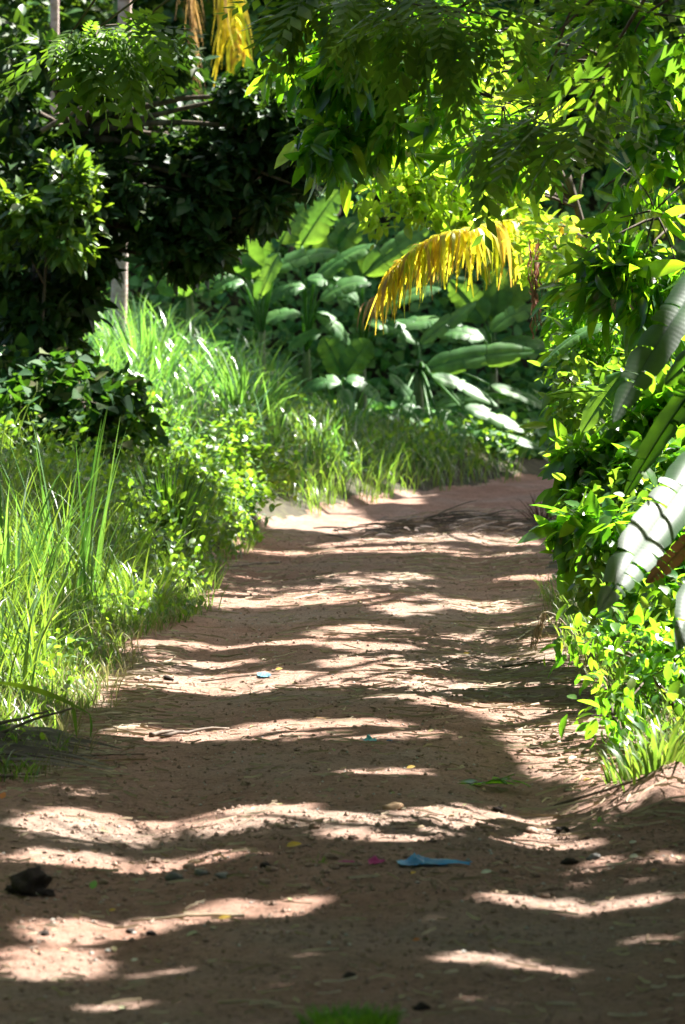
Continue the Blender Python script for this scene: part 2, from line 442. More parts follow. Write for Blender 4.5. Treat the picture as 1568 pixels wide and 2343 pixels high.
M['tallgrass'] = leaf_mat('tall_grass_blade', [(.025, .10, .03), (.045, .14, .04), (.065, .17, .05), (.12, .20, .07)], [(.14, .38, .04), (.26, .50, .06)], .36, .26, .8)
M['darkgrass'] = leaf_mat('dark_spiky_blade', [(.015, .045, .010), (.025, .07, .014)], [(.08, .2, .01)], .3, .35, .5)
M['drygrass'] = leaf_mat('dry_grass_blade', [(.12, .14, .05), (.2, .18, .09), (.28, .23, .14)], [(.3, .3, .1)], .3, .5, .4)
M['banana'] = leaf_mat('broad_leaf', [(.04, .13, .03), (.055, .155, .035), (.085, .20, .045)], [(.16, .36, .03), (.26, .46, .035)], .36, .48, .28, veins=11)
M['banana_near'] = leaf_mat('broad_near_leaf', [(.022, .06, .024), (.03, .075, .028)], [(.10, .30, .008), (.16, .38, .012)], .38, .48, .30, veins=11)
M['banana_dead'] = leaf_mat('dead_broad_leaf', [(.16, .07, .03), (.24, .12, .06)], [(.35, .14, .05)], .3, .6, .3, veins=11)
M['stem'] = leaf_mat('green_stem', [(.06, .12, .03), (.12, .15, .05)], [(.1, .2, .03)], .05, .5, .4)
M['yellow_frond'] = leaf_mat('yellow_frond', [(.60, .52, .02), (.40, .26, .05), (.66, .60, .04), (.34, .42, .04), (.55, .40, .03), (.30, .20, .06), (.62, .55, .03)], [(.98, .86, .02), (.7, .45, .06), (.98, .94, .03), (.6, .8, .04), (.9, .7, .03), (.5, .32, .06), (.98, .9, .03)], .6, .45, .35)
M['tan_frond'] = leaf_mat('tan_frond', [(.20, .13, .07), (.32, .22, .13), (.40, .27, .10)], [(.4, .26, .12), (.6, .40, .1)], .35, .5, .35)
M['rust'] = leaf_mat('rusty_dry_leaf', [(.10, .045, .03), (.17, .08, .05), (.22, .13, .09)], [(.3, .12, .06)], .25, .6, .3)

def plain_mat(name, c, rough=.6, fac=.2):
    return leaf_mat(name, [c], [c], fac, rough, .4)

# ------------------------------------------------------------------ ground: land and dirt road share one height field
def build_ground():
    fine_s = np.arange(-3.5, 3.501, .03)
    outer = np.array([.05, .12, .22, .36, .55, .8, 1.1, 1.5, 2, 2.6, 3.4, 4.4, 5.6, 7, 9, 12, 16, 22, 30, 45, 70, 120, 250, 600])
    s = np.concatenate([-3.5 - outer[::-1], fine_s, 3.5 + outer])
    y = np.concatenate([-600 + np.array([0, 300, 450, 530, 565, 580, 590, 596, 600, 603, 605, 607, 609.]), np.arange(10, 20, .035), np.arange(20, 52, .05),
                        52 + np.array([.1, .3, .6, 1, 1.5, 2.2, 3, 4, 5.5, 7, 9, 12, 16, 22, 30, 45, 70, 120, 250, 600])])
    Sg, Yg = np.meshgrid(s, y)
    X = xc(Yg) + Sg * np.sqrt(1 + dxc(Yg) ** 2)
    Z = height(X, Yg)
    V = np.stack([X, Yg, Z], -1)
    m, n = X.shape
    i = np.arange(m * n).reshape(m, n)
    q = np.stack([i[:-1, :-1], i[:-1, 1:], i[1:, 1:], i[1:, :-1]], -1)
    sc = (Sg[:-1, :-1] + Sg[1:, 1:]) / 2
    yc = Yg[:-1, :-1]
    xx = X[:-1, :-1]
    edge = half_w(yc) + .25 * fbm(xx * 2.2, yc * 2.2, 3, 61) + .12
    road = (np.abs(sc) < edge) & (yc > 8) & (yc < 52)
    for name, mask, mat in (('dirt_road', road, M['dirt']), ('ground', ~road, M['soil'])):
        qq = q[mask]
        used, inv = np.unique(qq, return_inverse=True)
        mb = MB()
        mb.add(V.reshape(-1, 3)[used], inv.reshape(-1, 4))
        tag(mb.build(name, mat), kind='structure')
build_ground()

# ------------------------------------------------------------------ vegetation builders
TPL_LONG = leaf_tpl(.30, .3, .22)
TPL_ELL = leaf_tpl(.46, .28, .2, (.8, 1, .6))
TPL_OVAL = leaf_tpl(.62, .2, .15, (.9, 1, .62))
TPL_HEART = leaf_tpl(.95, .18, .12, (1, .85, .42), (.16, .45, .78))
TPL_PIN = pinnate_tpl(6, .40, .36)
TPL_SIMPLE = (np.array([(0, 0, 0), (-.24, .5, .03), (.24, .5, .03), (0, 1, -.12), (0, .5, -.03)]), np.array([(0, 4, 3, 1), (0, 2, 3, 4)]), np.zeros((0, 3), int))
UPV = np.array([0, 0, 1.0])

def blob_points(c, r, n, gap=.0, f=1.6, shell=.45):
    u = rdir(n)
    rr = shell + (1 - shell) * rng.random(n) ** .6
    p = np.asarray(c) + u * rr[:, None] * np.asarray(r)
    if gap > -1:
        k = n3(p, f) > gap
        p, u = p[k], u[k]
    return p, u

def whorls(mb, tpl, p, u, k, L, spread=.05, out=.7, hang=.35, rand=.7, flat=.55, cull=False, Lj=.4):
    n = len(p)
    if n == 0: return
    pos = np.repeat(p, k, 0) + rng.normal(size=(n * k, 3)) * spread
    d = np.repeat(u, k, 0) * out + rdir(n * k) * rand - UPV * hang
    nr = UPV * flat + rdir(n * k) * (1 - flat)
    LL = L * (1 + Lj * (rng.random(n * k) * 2 - 1)) * np.repeat(.75 + .5 * rng.random(n), k)
    if cull:
        kk = keep_mask(pos, cull == 'road')
        pos, d, nr, LL = pos[kk], d[kk], nr[kk], LL[kk]
    if len(pos):
        instance(mb, tpl, pos, d, nr, LL, .85 + .3 * rng.random(len(pos)))

def limb(a, b, sag=.15, n=7):
    a, b = np.asarray(a, float), np.asarray(b, float)
    mid = (a + b) / 2 + np.array([0, 0, np.linalg.norm(b - a) * sag]) + rng.normal(size=3) * np.linalg.norm(b - a) * .06
    return bez(a, mid, b, n)

def make_tree(name, label, cat, base, top, r0, blobs, tpl, mat, k, L, bark='bark', gap=-.1, f=1.6, hang=.35, out=.7, rand=.7, flat=.55, cull=False,
              twigs=.15, spread=.05, group=None, limb_sag=.1, limb_r=1, trunk_name='trunk', crown_name='crown', lean=None, shell=.45):
    base = np.array([base[0], base[1], float(height(base[0], base[1]))])
    top = np.asarray(top, float)
    t = thing(name, label, cat, base, group)
    tb = MB()
    mid = (base + top) / 2 + (np.zeros(3) if lean is None else np.asarray(lean))
    ax = bez(base - np.array([0, 0, .15]), mid, top, 12)
    tb.tube(ax, np.linspace(r0, r0 * .45, 12) * (1 + .5 * np.exp(-np.arange(12) * 1.2)), 9)
    cb = MB()
    for (c, r, n) in blobs:
        c = np.asarray(c, float)
        j = min(11, max(3, int(np.argmin(np.linalg.norm(ax - c, axis=1))) - 1))
        tb.tube(limb(ax[j], c, limb_sag), np.linspace(r0 * .5, r0 * .14, 7) * limb_r, 6)
        p, u = blob_points(c, r, n, gap, f, shell)
        whorls(cb, tpl, p, u, k, L, spread, out, hang, rand, flat, cull)
        idx = np.nonzero(rng.random(len(p)) < twigs)[0]
        if cull and len(idx): idx = idx[keep_mask(p[idx], cull == 'road')]
        for q in idx:
            tb.tube(limb(c + (p[q] - c) * .15, p[q], .05, 5), np.linspace(max(.006, r0 * .06), .003, 5), 4)
    tb.build(trunk_name, M[bark], t)
    cb.build(crown_name, M[mat], t)
    return t

def B(u, v, Y, ru, rv, ry, n):
    return (P(u, v, Y), (ru * Y / FPX, ry, rv * Y / FPX), n)

def blades(mb, x, y, h, w, bend=.5, z=None, lean=None, seg=6, tip=.0, az=None):
    n = len(x)
    z = height(x, y, False) if z is None else z
    az = rng.random(n) * 2 * math.pi if az is None else az
    h = np.broadcast_to(h, (n,)); w = np.broadcast_to(w, (n,)); bend = np.broadcast_to(bend, (n,))
    t = np.linspace(0, 1, seg)
    a0 = .12 + .25 * rng.random(n)
    ang = a0[:, None] + bend[:, None] * 2.3 * t[None] ** 1.5            # angle from the vertical, growing along the blade
    ds = h[:, None] / (seg - 1)
    hx = np.concatenate([np.zeros((n, 1)), np.cumsum(np.sin(ang[:, :-1]) * ds, 1)], 1)
    hz = np.concatenate([np.zeros((n, 1)), np.cumsum(np.cos(ang[:, :-1]) * ds, 1)], 1)
    cx, sx = np.cos(az)[:, None], np.sin(az)[:, None]
    C = np.stack([x[:, None] + hx * cx, y[:, None] + hx * sx, z[:, None] - .03 + hz], -1)
    tw = az + math.pi / 2 + rng.normal(size=n) * .5
    side = np.stack([np.cos(tw), np.sin(tw), .2 * rng.normal(size=n)], -1)
    prof = np.minimum(1, .55 + t * 2.5) * np.clip((1 - t) * 1.8, 0, 1) ** .8
    off = side[:, None] * (w[:, None] * prof[None] / 2)[..., None]
    V = np.stack([C - off, C + off], 2)                                   # n, seg, 2, 3
    i = np.arange(n * seg * 2).reshape(n, seg, 2)
    q = np.stack([i[:, :-1, 0], i[:, :-1, 1], i[:, 1:, 1], i[:, 1:, 0]], -1).reshape(-1, 4)
    mb.add(V.reshape(-1, 3), q)

def banana_leaf(mb, pts, W, nrm, seed=0, tears=4, fold=.25, droop=.35, stalk=.12):
    r = np.random.default_rng(seed)
    pts = np.asarray(pts, float)
    m = len(pts)
    T = unit(np.gradient(pts, axis=0))
    Sd = unit(np.cross(T, np.asarray(nrm, float)[None]))
    Nn = np.cross(Sd, T)
    Ls = np.linalg.norm(np.diff(pts, axis=0), axis=1).sum()
    tt = np.linspace(0, 1, m)
    def at(t, A): return np.stack([np.interp(t, tt, A[:, k]) for k in range(3)], -1)
    for sg in (-1, 1):
        cuts = np.sort(r.random(tears) * .7 + .22) if tears else np.array([])
        ed = np.concatenate([[stalk], cuts, [1.0]])
        for a, b in zip(ed[:-1], ed[1:]):
            if b - a < .015: continue
            rows = max(4, int((b - a) * 36))
            gap = .012 * r.random() if b < 1 else 0
            t = np.linspace(a, b - gap, rows)
            x = (t - stalk) / (1 - stalk)
            w = W / 2 * np.clip(x / .16, 0, 1) ** .55 * np.clip((1 - x) / .3, 0, 1) ** .6 * (1 - .12 * x)
            tau = (t - a) / (b - a) * 2 - 1
            w = w * (1 - (.14 * np.abs(tau) ** 5 if len(ed) > 2 else 0)) * (1 + .03 * np.sin(t * 60 + seed))
            dr = droop * (1 + .9 * (r.random() - .5)) if tears else droop
            sweep = .12
            cs = np.linspace(0, 1, 6)
            C, s, nn, tn = at(t, pts), at(t, Sd), at(t, Nn), at(t, T)
            ripple = .010 * W * np.sin(t * 34 + sg)[:, None] * cs[None] ** 2
            V = C[:, None] + s[:, None] * (sg * w[:, None] * cs[None])[..., None] \
                + nn[:, None] * ((fold * cs[None] - dr * cs[None] ** 2) * w[:, None] + ripple)[..., None] \
                + tn[:, None] * (sweep * w[:, None] * cs[None] ** 1.5)[..., None]
            U = np.stack([np.broadcast_to((t * Ls)[:, None], V.shape[:2]), np.broadcast_to(cs[None], V.shape[:2])], -1)
            if sg < 0: V, U = V[:, ::-1], U[:, ::-1]
            mb.grid(V, U)
    mb.tube(pts - Nn * .004, np.linspace(max(.008, W * .035), .003, m), 5)

def banana_plant(label, base, leaves, mat='banana', stem_h=1.0, stem_r=.06, name='banana_plant', cat='banana plant', group=None, tears=4):
    base = np.array([base[0], base[1], float(height(base[0], base[1]))])
    t = thing(name, label, cat, base, group)
    sb = MB()
    top = base + np.array([0, 0, stem_h])
    sb.tube(bez(base - np.array([0, 0, .1]), (base + top) / 2 + rng.normal(size=3) * .03, top, 8), np.linspace(stem_r * 1.3, stem_r * .6, 8), 10)
    sb.build('pseudostem', M['stem'], t)
    for i, (a, b, arch, W, nrm) in enumerate(leaves):
        a, b = np.asarray(a, float), np.asarray(b, float)
        lb = MB()
        mid = (a + b) / 2 + np.array([0, 0, arch])
        st = bez(top - np.array([0, 0, .1]), (top + a) / 2 + np.array([0, 0, .1]), a, 6)[:-1]
        lb.tube(np.concatenate([st, a[None]]), np.linspace(.02, max(.009, W * .04), 6), 5)
        banana_leaf(lb, bez(a, mid, b, 24), W, nrm, seed=int(rng.integers(1e6)), tears=tears, stalk=.01, fold=.3, droop=.4)
        lb.build('leaf', M[mat] if not isinstance(mat, list) else M[mat[i]], t)
    return t

def frond(mb, pts, lf, n=46, w=.022, hang=1.0, r=.012, spread=.6):
    pts = np.asarray(pts, float)
    mb.tube(pts, np.linspace(r, r * .25, len(pts)), 5)
    tt = np.linspace(0, 1, len(pts))
    T = unit(np.gradient(pts, axis=0))
    for t in np.linspace(.04, 1, n):
        for sg in (-1, 1):
            c = np.array([np.interp(t, tt, pts[:, k]) for k in range(3)])
            tg = np.array([np.interp(t, tt, T[:, k]) for k in range(3)])
            sd = unit(np.cross(tg, UPV))
            L = lf * (1 - .35 * t) * (.45 + .75 * rng.random())
            d0 = unit(sg * sd * spread + tg * .45 + rng.normal(size=3) * .22)
            d1 = unit(-UPV * hang + tg * .2 + sd * sg * .12 + rng.normal(size=3) * .13)
            s = np.linspace(0, 1, 5)
            q = bez(c, c + d0 * L * .3, c + d0 * L * .18 + d1 * L * .9, 5)
            ww = w * np.array([.5, 1, .95, .6, .12]) * (.7 + .5 * rng.random())
            th = rng.random() * 3
            sv = unit(tg * math.cos(th) + sd * math.sin(th))
            V = np.stack([q - sv * ww[:, None] / 2, q + sv * ww[:, None] / 2], 1)
            mb.grid(V)

def pix_leaf(u0, v0, u1, v1, Y0, Y1=None, arch=.05, W=.3, nrm=(0, -.5, 1)):
    return (P(u0, v0, Y0), P(u1, v1, Y0 if Y1 is None else Y1), arch, W, nrm)

# ------------------------------------------------------------------ tall trees along the right verge: their crowns shade the road
def shade_tree(x, y, label, zc, r, n=4300):
    blobs = []
    for k in range(7):
        a = k * 2 * math.pi / 7 + rng.random()
        rr = 0 if k == 6 else r * .62
        c = np.array([x + rr * math.cos(a), y + rr * math.sin(a) * 1.15, zc + (.5 if k == 6 else .35 * rng.normal())])
        blobs.append((c, (r * .66, r * .95, .9), n // 7))
    return make_tree('shade_tree', label, 'tree', (x + .8, y), (x + .2, y, zc - .3), .17, blobs, TPL_SIMPLE, 'sprout', 12, .17, cull=True, twigs=.015,
                     gap=-.95, spread=.17, hang=.1, rand=1.0, flat=.75, group='tall trees shading the road', shell=.1)
for (x, y, zc, r, lb) in [(4.0, 15.2, 6.9, 3.1, 'tall shade tree nearest along the right verge, only its shadow seen on the foreground dirt'),
                          (4.2, 19.6, 7.2, 3.2, 'tall shade tree behind the broad-leaved plant on the right, its crown above the picture'),
                          (4.1, 24.4, 7.2, 3.2, 'tall shade tree rising right of the roadside shrubs, its crown above the picture'),
                          (4.3, 29.2, 7.4, 3.2, 'tall shade tree right of the yellow frond, its crown above the picture'),
                          (4.5, 34.2, 7.8, 3.2, 'tall shade tree inside the bend of the road, its crown above the picture'),
                          (5.6, 39.4, 8.2, 2.8, 'tall shade tree at the start of the bend, its crown above the picture'),
                          (6.4, 45.0, 8.8, 3.0, 'tall shade tree beyond the dry palm litter at the bend, its crown above the picture'),
                          (7.2, 51.0, 9.6, 3.2, 'tall shade tree farthest round the bend, its crown above the picture'),
                          (3.6, 57.6, 11.2, 3.2, 'tall shade tree on the hillside behind the banana plants, its crown above the picture'),
                          (8.6, 57.8, 11.4, 3.2, 'tall shade tree on the hillside right of the bend, its crown above the picture'),
                          (-1.0, 60.0, 11.6, 3.2, 'tall shade tree on the hillside behind the pale palms, its crown above the picture')]:
    shade_tree(x, y, lb, zc, r)
for (x, y, zc, r, lb) in [(-5.9, 10, 7.5, 2.8, 'unseen tall tree left of where the viewer stands, added to block sky light'), (-6.0, 16.5, 8.0, 2.9, 'unseen tall tree left of the stick pile, added to block sky light'), (-6.3, 23.5, 8.2, 2.9, 'unseen tall tree left of the verge grass, added to block sky light'),
                          (-5.6, 4.0, 7.2, 3.0, 'unseen tall tree left of and behind the viewer, added to block sky light'), (-6.2, 30.5, 8.6, 3.1, 'unseen tall tree left of the dark tree, added to block sky light'), (-2.6, -2.0, 7.0, 2.8, 'unseen tall tree behind the viewer on the left, added to block sky light'), (1.6, 4.5, 7.0, 3.2, 'unseen tall tree beside the viewer on the right, added to block sky light'), (3.4, 10.3, 7.2, 3.0, 'unseen tall tree just right of the nearest road dirt, added to block sky light')]:
    shade_tree(x, y, lb, zc, r, 4000)  # unseen trees added beside and behind the viewer to block sky light

# lower trees all round, outside the picture, added to block sky light from the sides
def skylight_blocker(x, y, label, zc, rx, ry, rz, n):
    make_tree('skylight_blocker_tree', label, 'tree', (x, y), (x, y, zc), .09, [((x, y, zc), (rx, ry, rz), n), ((x, y + ry * .6, zc - rz * .4), (rx * .8, ry * .6, rz * .7), n // 2), ((x, y - ry * .6, zc + rz * .3), (rx * .8, ry * .6, rz * .7), n // 2)],
              TPL_SIMPLE, 'sprout', 10, .34, gap=-.9, spread=.22, hang=.2, rand=1.0, twigs=.01, group='unseen lower trees added to block sky light', shell=.2, crown_name='crown')
for (x, y, lb) in [(-6.2, 6.5, 'unseen lower tree left of the viewer, added to block sky light'), (-6.0, 13, 'unseen lower tree left of the near dirt, added to block sky light'), (-6.4, 19.5, 'unseen lower tree left of the stick pile, added to block sky light'), (-7.2, 26, 'unseen lower tree behind the left verge grass, added to block sky light'),
                   (6.4, 9, 'unseen lower tree right of the near dirt, added to block sky light'), (6.8, 15.5, 'unseen lower tree behind the broad-leaved plant, added to block sky light'), (7.4, 22, 'unseen lower tree behind the roadside shrubs, added to block sky light'), (7.6, 29, 'unseen lower tree behind the long-leaved tree, added to block sky light'),
                   (-3.2, -6, 'unseen lower tree behind the viewer on the left side, added to block sky light'), (3.0, -7, 'unseen lower tree behind the viewer on the right side, added to block sky light'), (0, -12, 'unseen lower tree far behind the viewer, added to block sky light')]:
    skylight_blocker(x, y, lb, 3.1, 1.9, 3.3, 2.7, 420)

# ------------------------------------------------------------------ left: dark tree, trees behind it, bush at its foot
make_tree('dark_tree', 'dense tree, its shade put into dark leaf colour, filling the upper left above the bright grass bank', 'tree', (-3.4, 37.4), P(190, 250, 37.4), .09,
          [B(60, 620, 37, 110, 170, .7, 495), B(150, 460, 37, 130, 130, .8, 450), B(300, 450, 37.3, 140, 120, .8, 495), B(430, 440, 37.3, 130, 130, .8, 495),
           B(570, 370, 37.5, 100, 110, .7, 450), B(470, 320, 37.8, 120, 80, .8, 330), B(640, 350, 37.6, 60, 80, .5, 210), B(250, 300, 38, 110, 110, .9, 390),
           B(20, 230, 38, 75, 180, .9, 330), B(290, 230, 38.5, 90, 80, .8, 270), B(80, 770, 36.6, 75, 95, .6, 285), B(185, 575, 37, 70, 60, .6, 195), B(30, 420, 37, 100, 120, .8, 270), B(420, 560, 37.2, 110, 50, .5, 165), B(180, 340, 38, 90, 50, .6, 135),
           B(150, 690, 36.8, 60, 60, .5, 105), B(390, 600, 37, 42, 36, .35, 70), B(470, 570, 37, 42, 36, .35, 70), B(540, 500, 37, 42, 36, .35, 70), B(610, 470, 37, 42, 36, .35, 70), B(665, 420, 37, 42, 36, .35, 70), B(690, 320, 37, 42, 36, .35, 70), B(620, 250, 37, 42, 36, .35, 70), B(550, 220, 37, 42, 36, .35, 70), B(130, 790, 37, 42, 36, .35, 70), B(165, 720, 37, 42, 36, .35, 70), B(60, 865, 37, 42, 36, .35, 70), B(400, 150, 37, 42, 36, .35, 70), B(240, 190, 37, 42, 36, .35, 70), B(120, 140, 37, 42, 36, .35, 70)],
          TPL_ELL, 'shadeleaf', 8, .15, gap=.02, f=2.9, hang=.25, spread=.05, twigs=.08)
make_tree('lit_sprout', 'sunlit sprout of the dark tree, its light put into greener leaves, left edge', 'tree', (-2.9, 36.2), P(110, 520, 36.2), .025,  # sprout of the dark tree as its own plant; sunlight put into colour
          [B(140, 420, 36, 70, 60, .35, 108), B(90, 470, 36, 60, 40, .3, 72), B(180, 480, 36, 45, 40, .3, 54), B(40, 500, 36, 60, 60, .3, 90), B(130, 540, 36, 90, 50, .3, 90), B(70, 590, 36, 60, 40, .3, 54)], TPL_ELL, 'sprout', 7, .13, gap=.1, f=3.6, hang=.15, spread=.06)
for (lb, u, Y, bl) in [('shaded forest tree behind the dark tree, in the top left corner', 60, 53, [(60, 80, 180, 200), (-60, 250, 150, 200), (180, 250, 150, 150)]),
                       ('shaded forest tree behind the bare pale palm trunks', 300, 55, [(300, 60, 170, 160), (420, 200, 150, 150), (240, 330, 170, 150)]),
                       ('vine-hung forest tree behind the dangling tan fronds', 600, 57, [(560, 30, 150, 150), (660, 150, 120, 150), (600, 300, 160, 120), (700, 40, 90, 150)]),
                       ('tall forest tree on the hillside behind the backlit right canopy', 930, 60, [(860, 60, 170, 170), (1050, 150, 180, 170), (930, 300, 170, 130), (1200, 80, 150, 170), (1250, 300, 140, 160)]),
                       ('forest tree on the hillside in the top right corner behind the long-leaved canopy', 1450, 56, [(1400, 100, 170, 200), (1560, 200, 150, 200), (1450, 380, 170, 160)])]:
    make_tree('forest_tree', lb, 'tree', (P(u, 400, Y)[0], Y + .6), P(u, 150, Y + .6), .16, [B(a, b, Y, c, d, 1.1, 330) for (a, b, c, d) in bl], TPL_OVAL, 'backleaf', 8, .20, gap=-.5, f=1.2,
              hang=.35, spread=.1, twigs=.05, group='forest trees behind the bend')

def palm(label, base, top, r, fronds, mat, lens):
    base = np.array([base[0], base[1], float(height(base[0], base[1]))])
    t = thing('palm_tree', label, 'palm', base)
    mb = MB()
    n = 26
    ax = bez(base - np.array([0, 0, .2]), (base + np.asarray(top)) / 2 + np.array([.08, 0, 0]), top, n)
    mb.tube(ax, r * (1 - .25 * np.linspace(0, 1, n)) * (1 + .05 * np.sin(np.arange(n) * 2.2)) + .05 * np.exp(-np.arange(n) * .9), 12)
    mb.build('trunk', M['pale_bark'], t)
    for (pts, lf, nn, w, mt, lab) in fronds:
        fb = MB()
        frond(fb, pts, lf, nn, w, spread=1.3 if lf >= .9 else .6)
        tag(fb.build('frond', M[mt], t), lab)
    return t
top = P(285, -330, 46)
def fr(a, c, d, lf=.6, nn=44, w=.03, mt='tan_frond', lab=None):
    return (bez(a, c, d, 18), lf, nn, w, mt, lab)
palm('pale-barked palm behind the dark tree with yellow and tan fronds hanging high on its right', (-2.72, 46.2), top, .10,
     [fr(top, P(520, -560, 46), P(548, 200, 45.5), 1.0, 170, .085, 'yellow_frond', 'yellow frond drooping beside the tan one'),
      fr(top, P(430, -420, 46.2), P(452, 195, 46.2), .95, 150, .06, 'tan_frond', 'dry tan frond'),
      fr(top, P(60, -560, 46.5), P(-150, -120, 46.5), .8, 50, .04, 'sprout'), fr(top, top + np.array([.3, 1.5, 1.0]), top + np.array([.6, 3, -.2]), .8, 50, .04, 'sprout'),
      fr(top, top + np.array([-.5, -1, 1.1]), top + np.array([-.9, -2.4, .5]), .8, 50, .04, 'sprout')], None, None)
top2 = P(122, -300, 48)
palm('slender pale palm trunk at the far left, seen between dark leaves', (P(112, 500, 48)[0], 48), top2, .065,
     [fr(top2, top2 + np.array([-.8, 0, .9]), top2 + np.array([-1.9, -.3, -.3]), .7, 40, .04, 'sprout'), fr(top2, top2 + np.array([.2, 1, 1.0]), top2 + np.array([.5, 2.2, .1]), .7, 40, .04, 'sprout'),
      fr(top2, top2 + np.array([.3, -.9, .9]), top2 + np.array([.3, -2, .3]), .7, 40, .04, 'sprout')], None, None)
top3 = P(700, -250, 55)
palm('palm far behind the road bend with hanging tan fronds, at the top middle', (P(745, 500, 55)[0], 56), top3, .10,
     [fr(top3, P(640, -330, 55), P(690, 70, 55), .8, 50, .04, 'tan_frond'), fr(top3, P(600, -420, 55), P(610, 20, 55), .9, 50, .04, 'tan_frond'), fr(top3, P(830, -380, 55), P(860, 0, 55), .8, 40, .04, 'sprout')], None, None)

# branch of the dark tree that shows as a bare stick
bm_ = MB(); bm_.tube(bez(P(95, 300, 36.2), P(170, 255, 36.2), P(252, 204, 36), 9), np.linspace(.028, .007, 9), 6); bm_.tube(bez(P(170, 250, 36.2), P(200, 255, 36.1), P(230, 262, 36), 5), np.linspace(.01, .004, 5), 5)
tag(bm_.build('bare_branch', M['twig']), 'bare brown branch slanting up among the dark leaves near the slender palm', 'branch')

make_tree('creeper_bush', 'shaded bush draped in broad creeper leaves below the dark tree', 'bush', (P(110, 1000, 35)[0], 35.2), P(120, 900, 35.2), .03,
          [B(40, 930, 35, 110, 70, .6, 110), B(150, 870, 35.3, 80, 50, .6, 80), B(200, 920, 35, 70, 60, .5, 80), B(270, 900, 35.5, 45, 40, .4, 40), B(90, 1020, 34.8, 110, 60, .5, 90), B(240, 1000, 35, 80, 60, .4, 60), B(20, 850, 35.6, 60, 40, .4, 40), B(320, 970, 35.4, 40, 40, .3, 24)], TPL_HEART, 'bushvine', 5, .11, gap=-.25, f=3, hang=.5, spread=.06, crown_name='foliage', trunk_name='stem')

# ------------------------------------------------------------------ right: long-leaved tree, lime tree, shrubs
make_tree('long_leaved_tree', 'large tree with long glossy leaves overhanging the road from the right', 'tree', (3.6, 26.5), P(1620, 150, 26), .12,
          [B(690, 130, 27, 60, 60, .25, 40), B(780, 140, 27, 120, 110, .3, 102), B(950, 130, 27, 170, 150, .4, 162), B(1150, 230, 26, 190, 170, .4, 175), B(1400, 150, 25, 210, 200, .4, 189), B(1380, 430, 25, 170, 170, .4, 148),
           B(1500, 480, 24, 130, 190, .3, 121), B(1440, 640, 24, 150, 100, .3, 81), B(800, 300, 27, 80, 60, .3, 48), B(735, 330, 27, 40, 45, .2, 21), B(900, 280, 27, 120, 90, .3, 54), B(1290, 620, 25, 70, 110, .3, 45), B(1540, 320, 24, 90, 150, .4, 67), B(1080, 330, 26.5, 120, 70, .3, 40)],
          TPL_LONG, 'mango', 6, .215, limb_sag=.3, limb_r=.3, gap=-.12, f=3.3, hang=.55, out=.5, rand=.8, flat=.4, spread=.06, twigs=.35, cull='road', shell=.2)
make_tree('lime_tree', 'sunlit tree of small lime-green leaves on thin twigs above the yellow frond', 'tree', (2.9, 34), P(1300, 400, 34), .06,
          [B(980, 420, 33, 170, 90, .6, 170), B(860, 410, 33, 90, 70, .4, 70), B(1120, 450, 33.5, 120, 90, .5, 130), B(1020, 300, 34, 220, 110, .7, 170), B(1230, 380, 34, 120, 140, .6, 130), B(940, 500, 33, 100, 40, .3, 40), B(1270, 560, 32, 80, 80, .5, 80), B(1130, 540, 33, 80, 40, .3, 40), B(1100, 150, 35, 200, 110, .5, 110), B(850, 190, 35, 130, 100, .5, 70), B(1380, 180, 35, 180, 130, .5, 110), B(1430, 420, 34, 130, 130, .5, 90), B(800, 320, 34, 70, 60, .4, 30)],
          TPL_ELL, 'lime', 6, .115, limb_sag=.2, limb_r=.5, gap=-.15, f=3.0, hang=.2, spread=.07, twigs=.5, cull='road', shell=.1)
make_tree('feathery_tree', 'feathery pinnate-leaved tree with pale green sprays hanging along the top edge', 'tree', (4.2, 17.2), P(1700, -250, 18.5), .12,
          [B(230, 60, 21, 110, 35, .3, 20), B(340, 35, 21, 90, 40, .3, 20), B(150, 95, 21, 40, 22, .2, 8), B(1050, 20, 20, 200, 50, .4, 34), B(1280, 70, 19, 180, 70, .4, 40), B(1220, 290, 22, 90, 40, .3, 14),
           B(1480, 30, 18.5, 130, 60, .4, 26), B(800, -20, 21, 180, 25, .3, 26), B(1340, 250, 20, 50, 30, .2, 6)],
          TPL_PIN, 'pinnate', 3, .33, gap=-.9, limb_sag=.4, limb_r=.35, f=2, hang=.45, out=.7, rand=.45, flat=.75, spread=.04, twigs=.3, cull=True)
make_tree('oval_leaved_shrub', 'sunlit shrub of oval leaves beside the road, under the torn broad leaves', 'shrub', (2.25, 25.2), P(1450, 1010, 25.2), .03,
          [B(1358, 1075, 25, 70, 65, .22, 40), B(1438, 1010, 25, 90, 70, .22, 46), B(1508, 960, 25, 90, 80, .22, 46), B(1528, 1070, 24.6, 90, 80, .22, 50), B(1428, 1130, 24.6, 110, 60, .22, 46), B(1313, 1045, 25, 35, 30, .15, 12), B(1578, 900, 25, 60, 60, .22, 24)],
          TPL_ELL, 'shrub', 6, .16, gap=-.6, f=3, hang=.4, out=.7, rand=.8, spread=.05, crown_name='foliage', trunk_name='stem')
make_tree('dark_leaved_shrub', 'darker drooping-leaved shrub just above the road edge litter', 'shrub', (2.1, 23.8), P(1420, 1200, 23.8), .025,
          [B(1355, 1225, 23.5, 70, 50, .2, 34), B(1445, 1230, 23.3, 80, 60, .2, 40), B(1535, 1240, 23, 80, 80, .2, 44), B(1495, 1360, 22.5, 90, 60, .2, 40), B(1565, 1420, 22, 60, 80, .2, 34), B(1315, 1200, 23.5, 30, 30, .1, 8)],
          TPL_ELL, 'shrub', 6, .16, gap=-.6, f=3, hang=.5, out=.6, rand=.8, spread=.05, crown_name='foliage', trunk_name='stem')
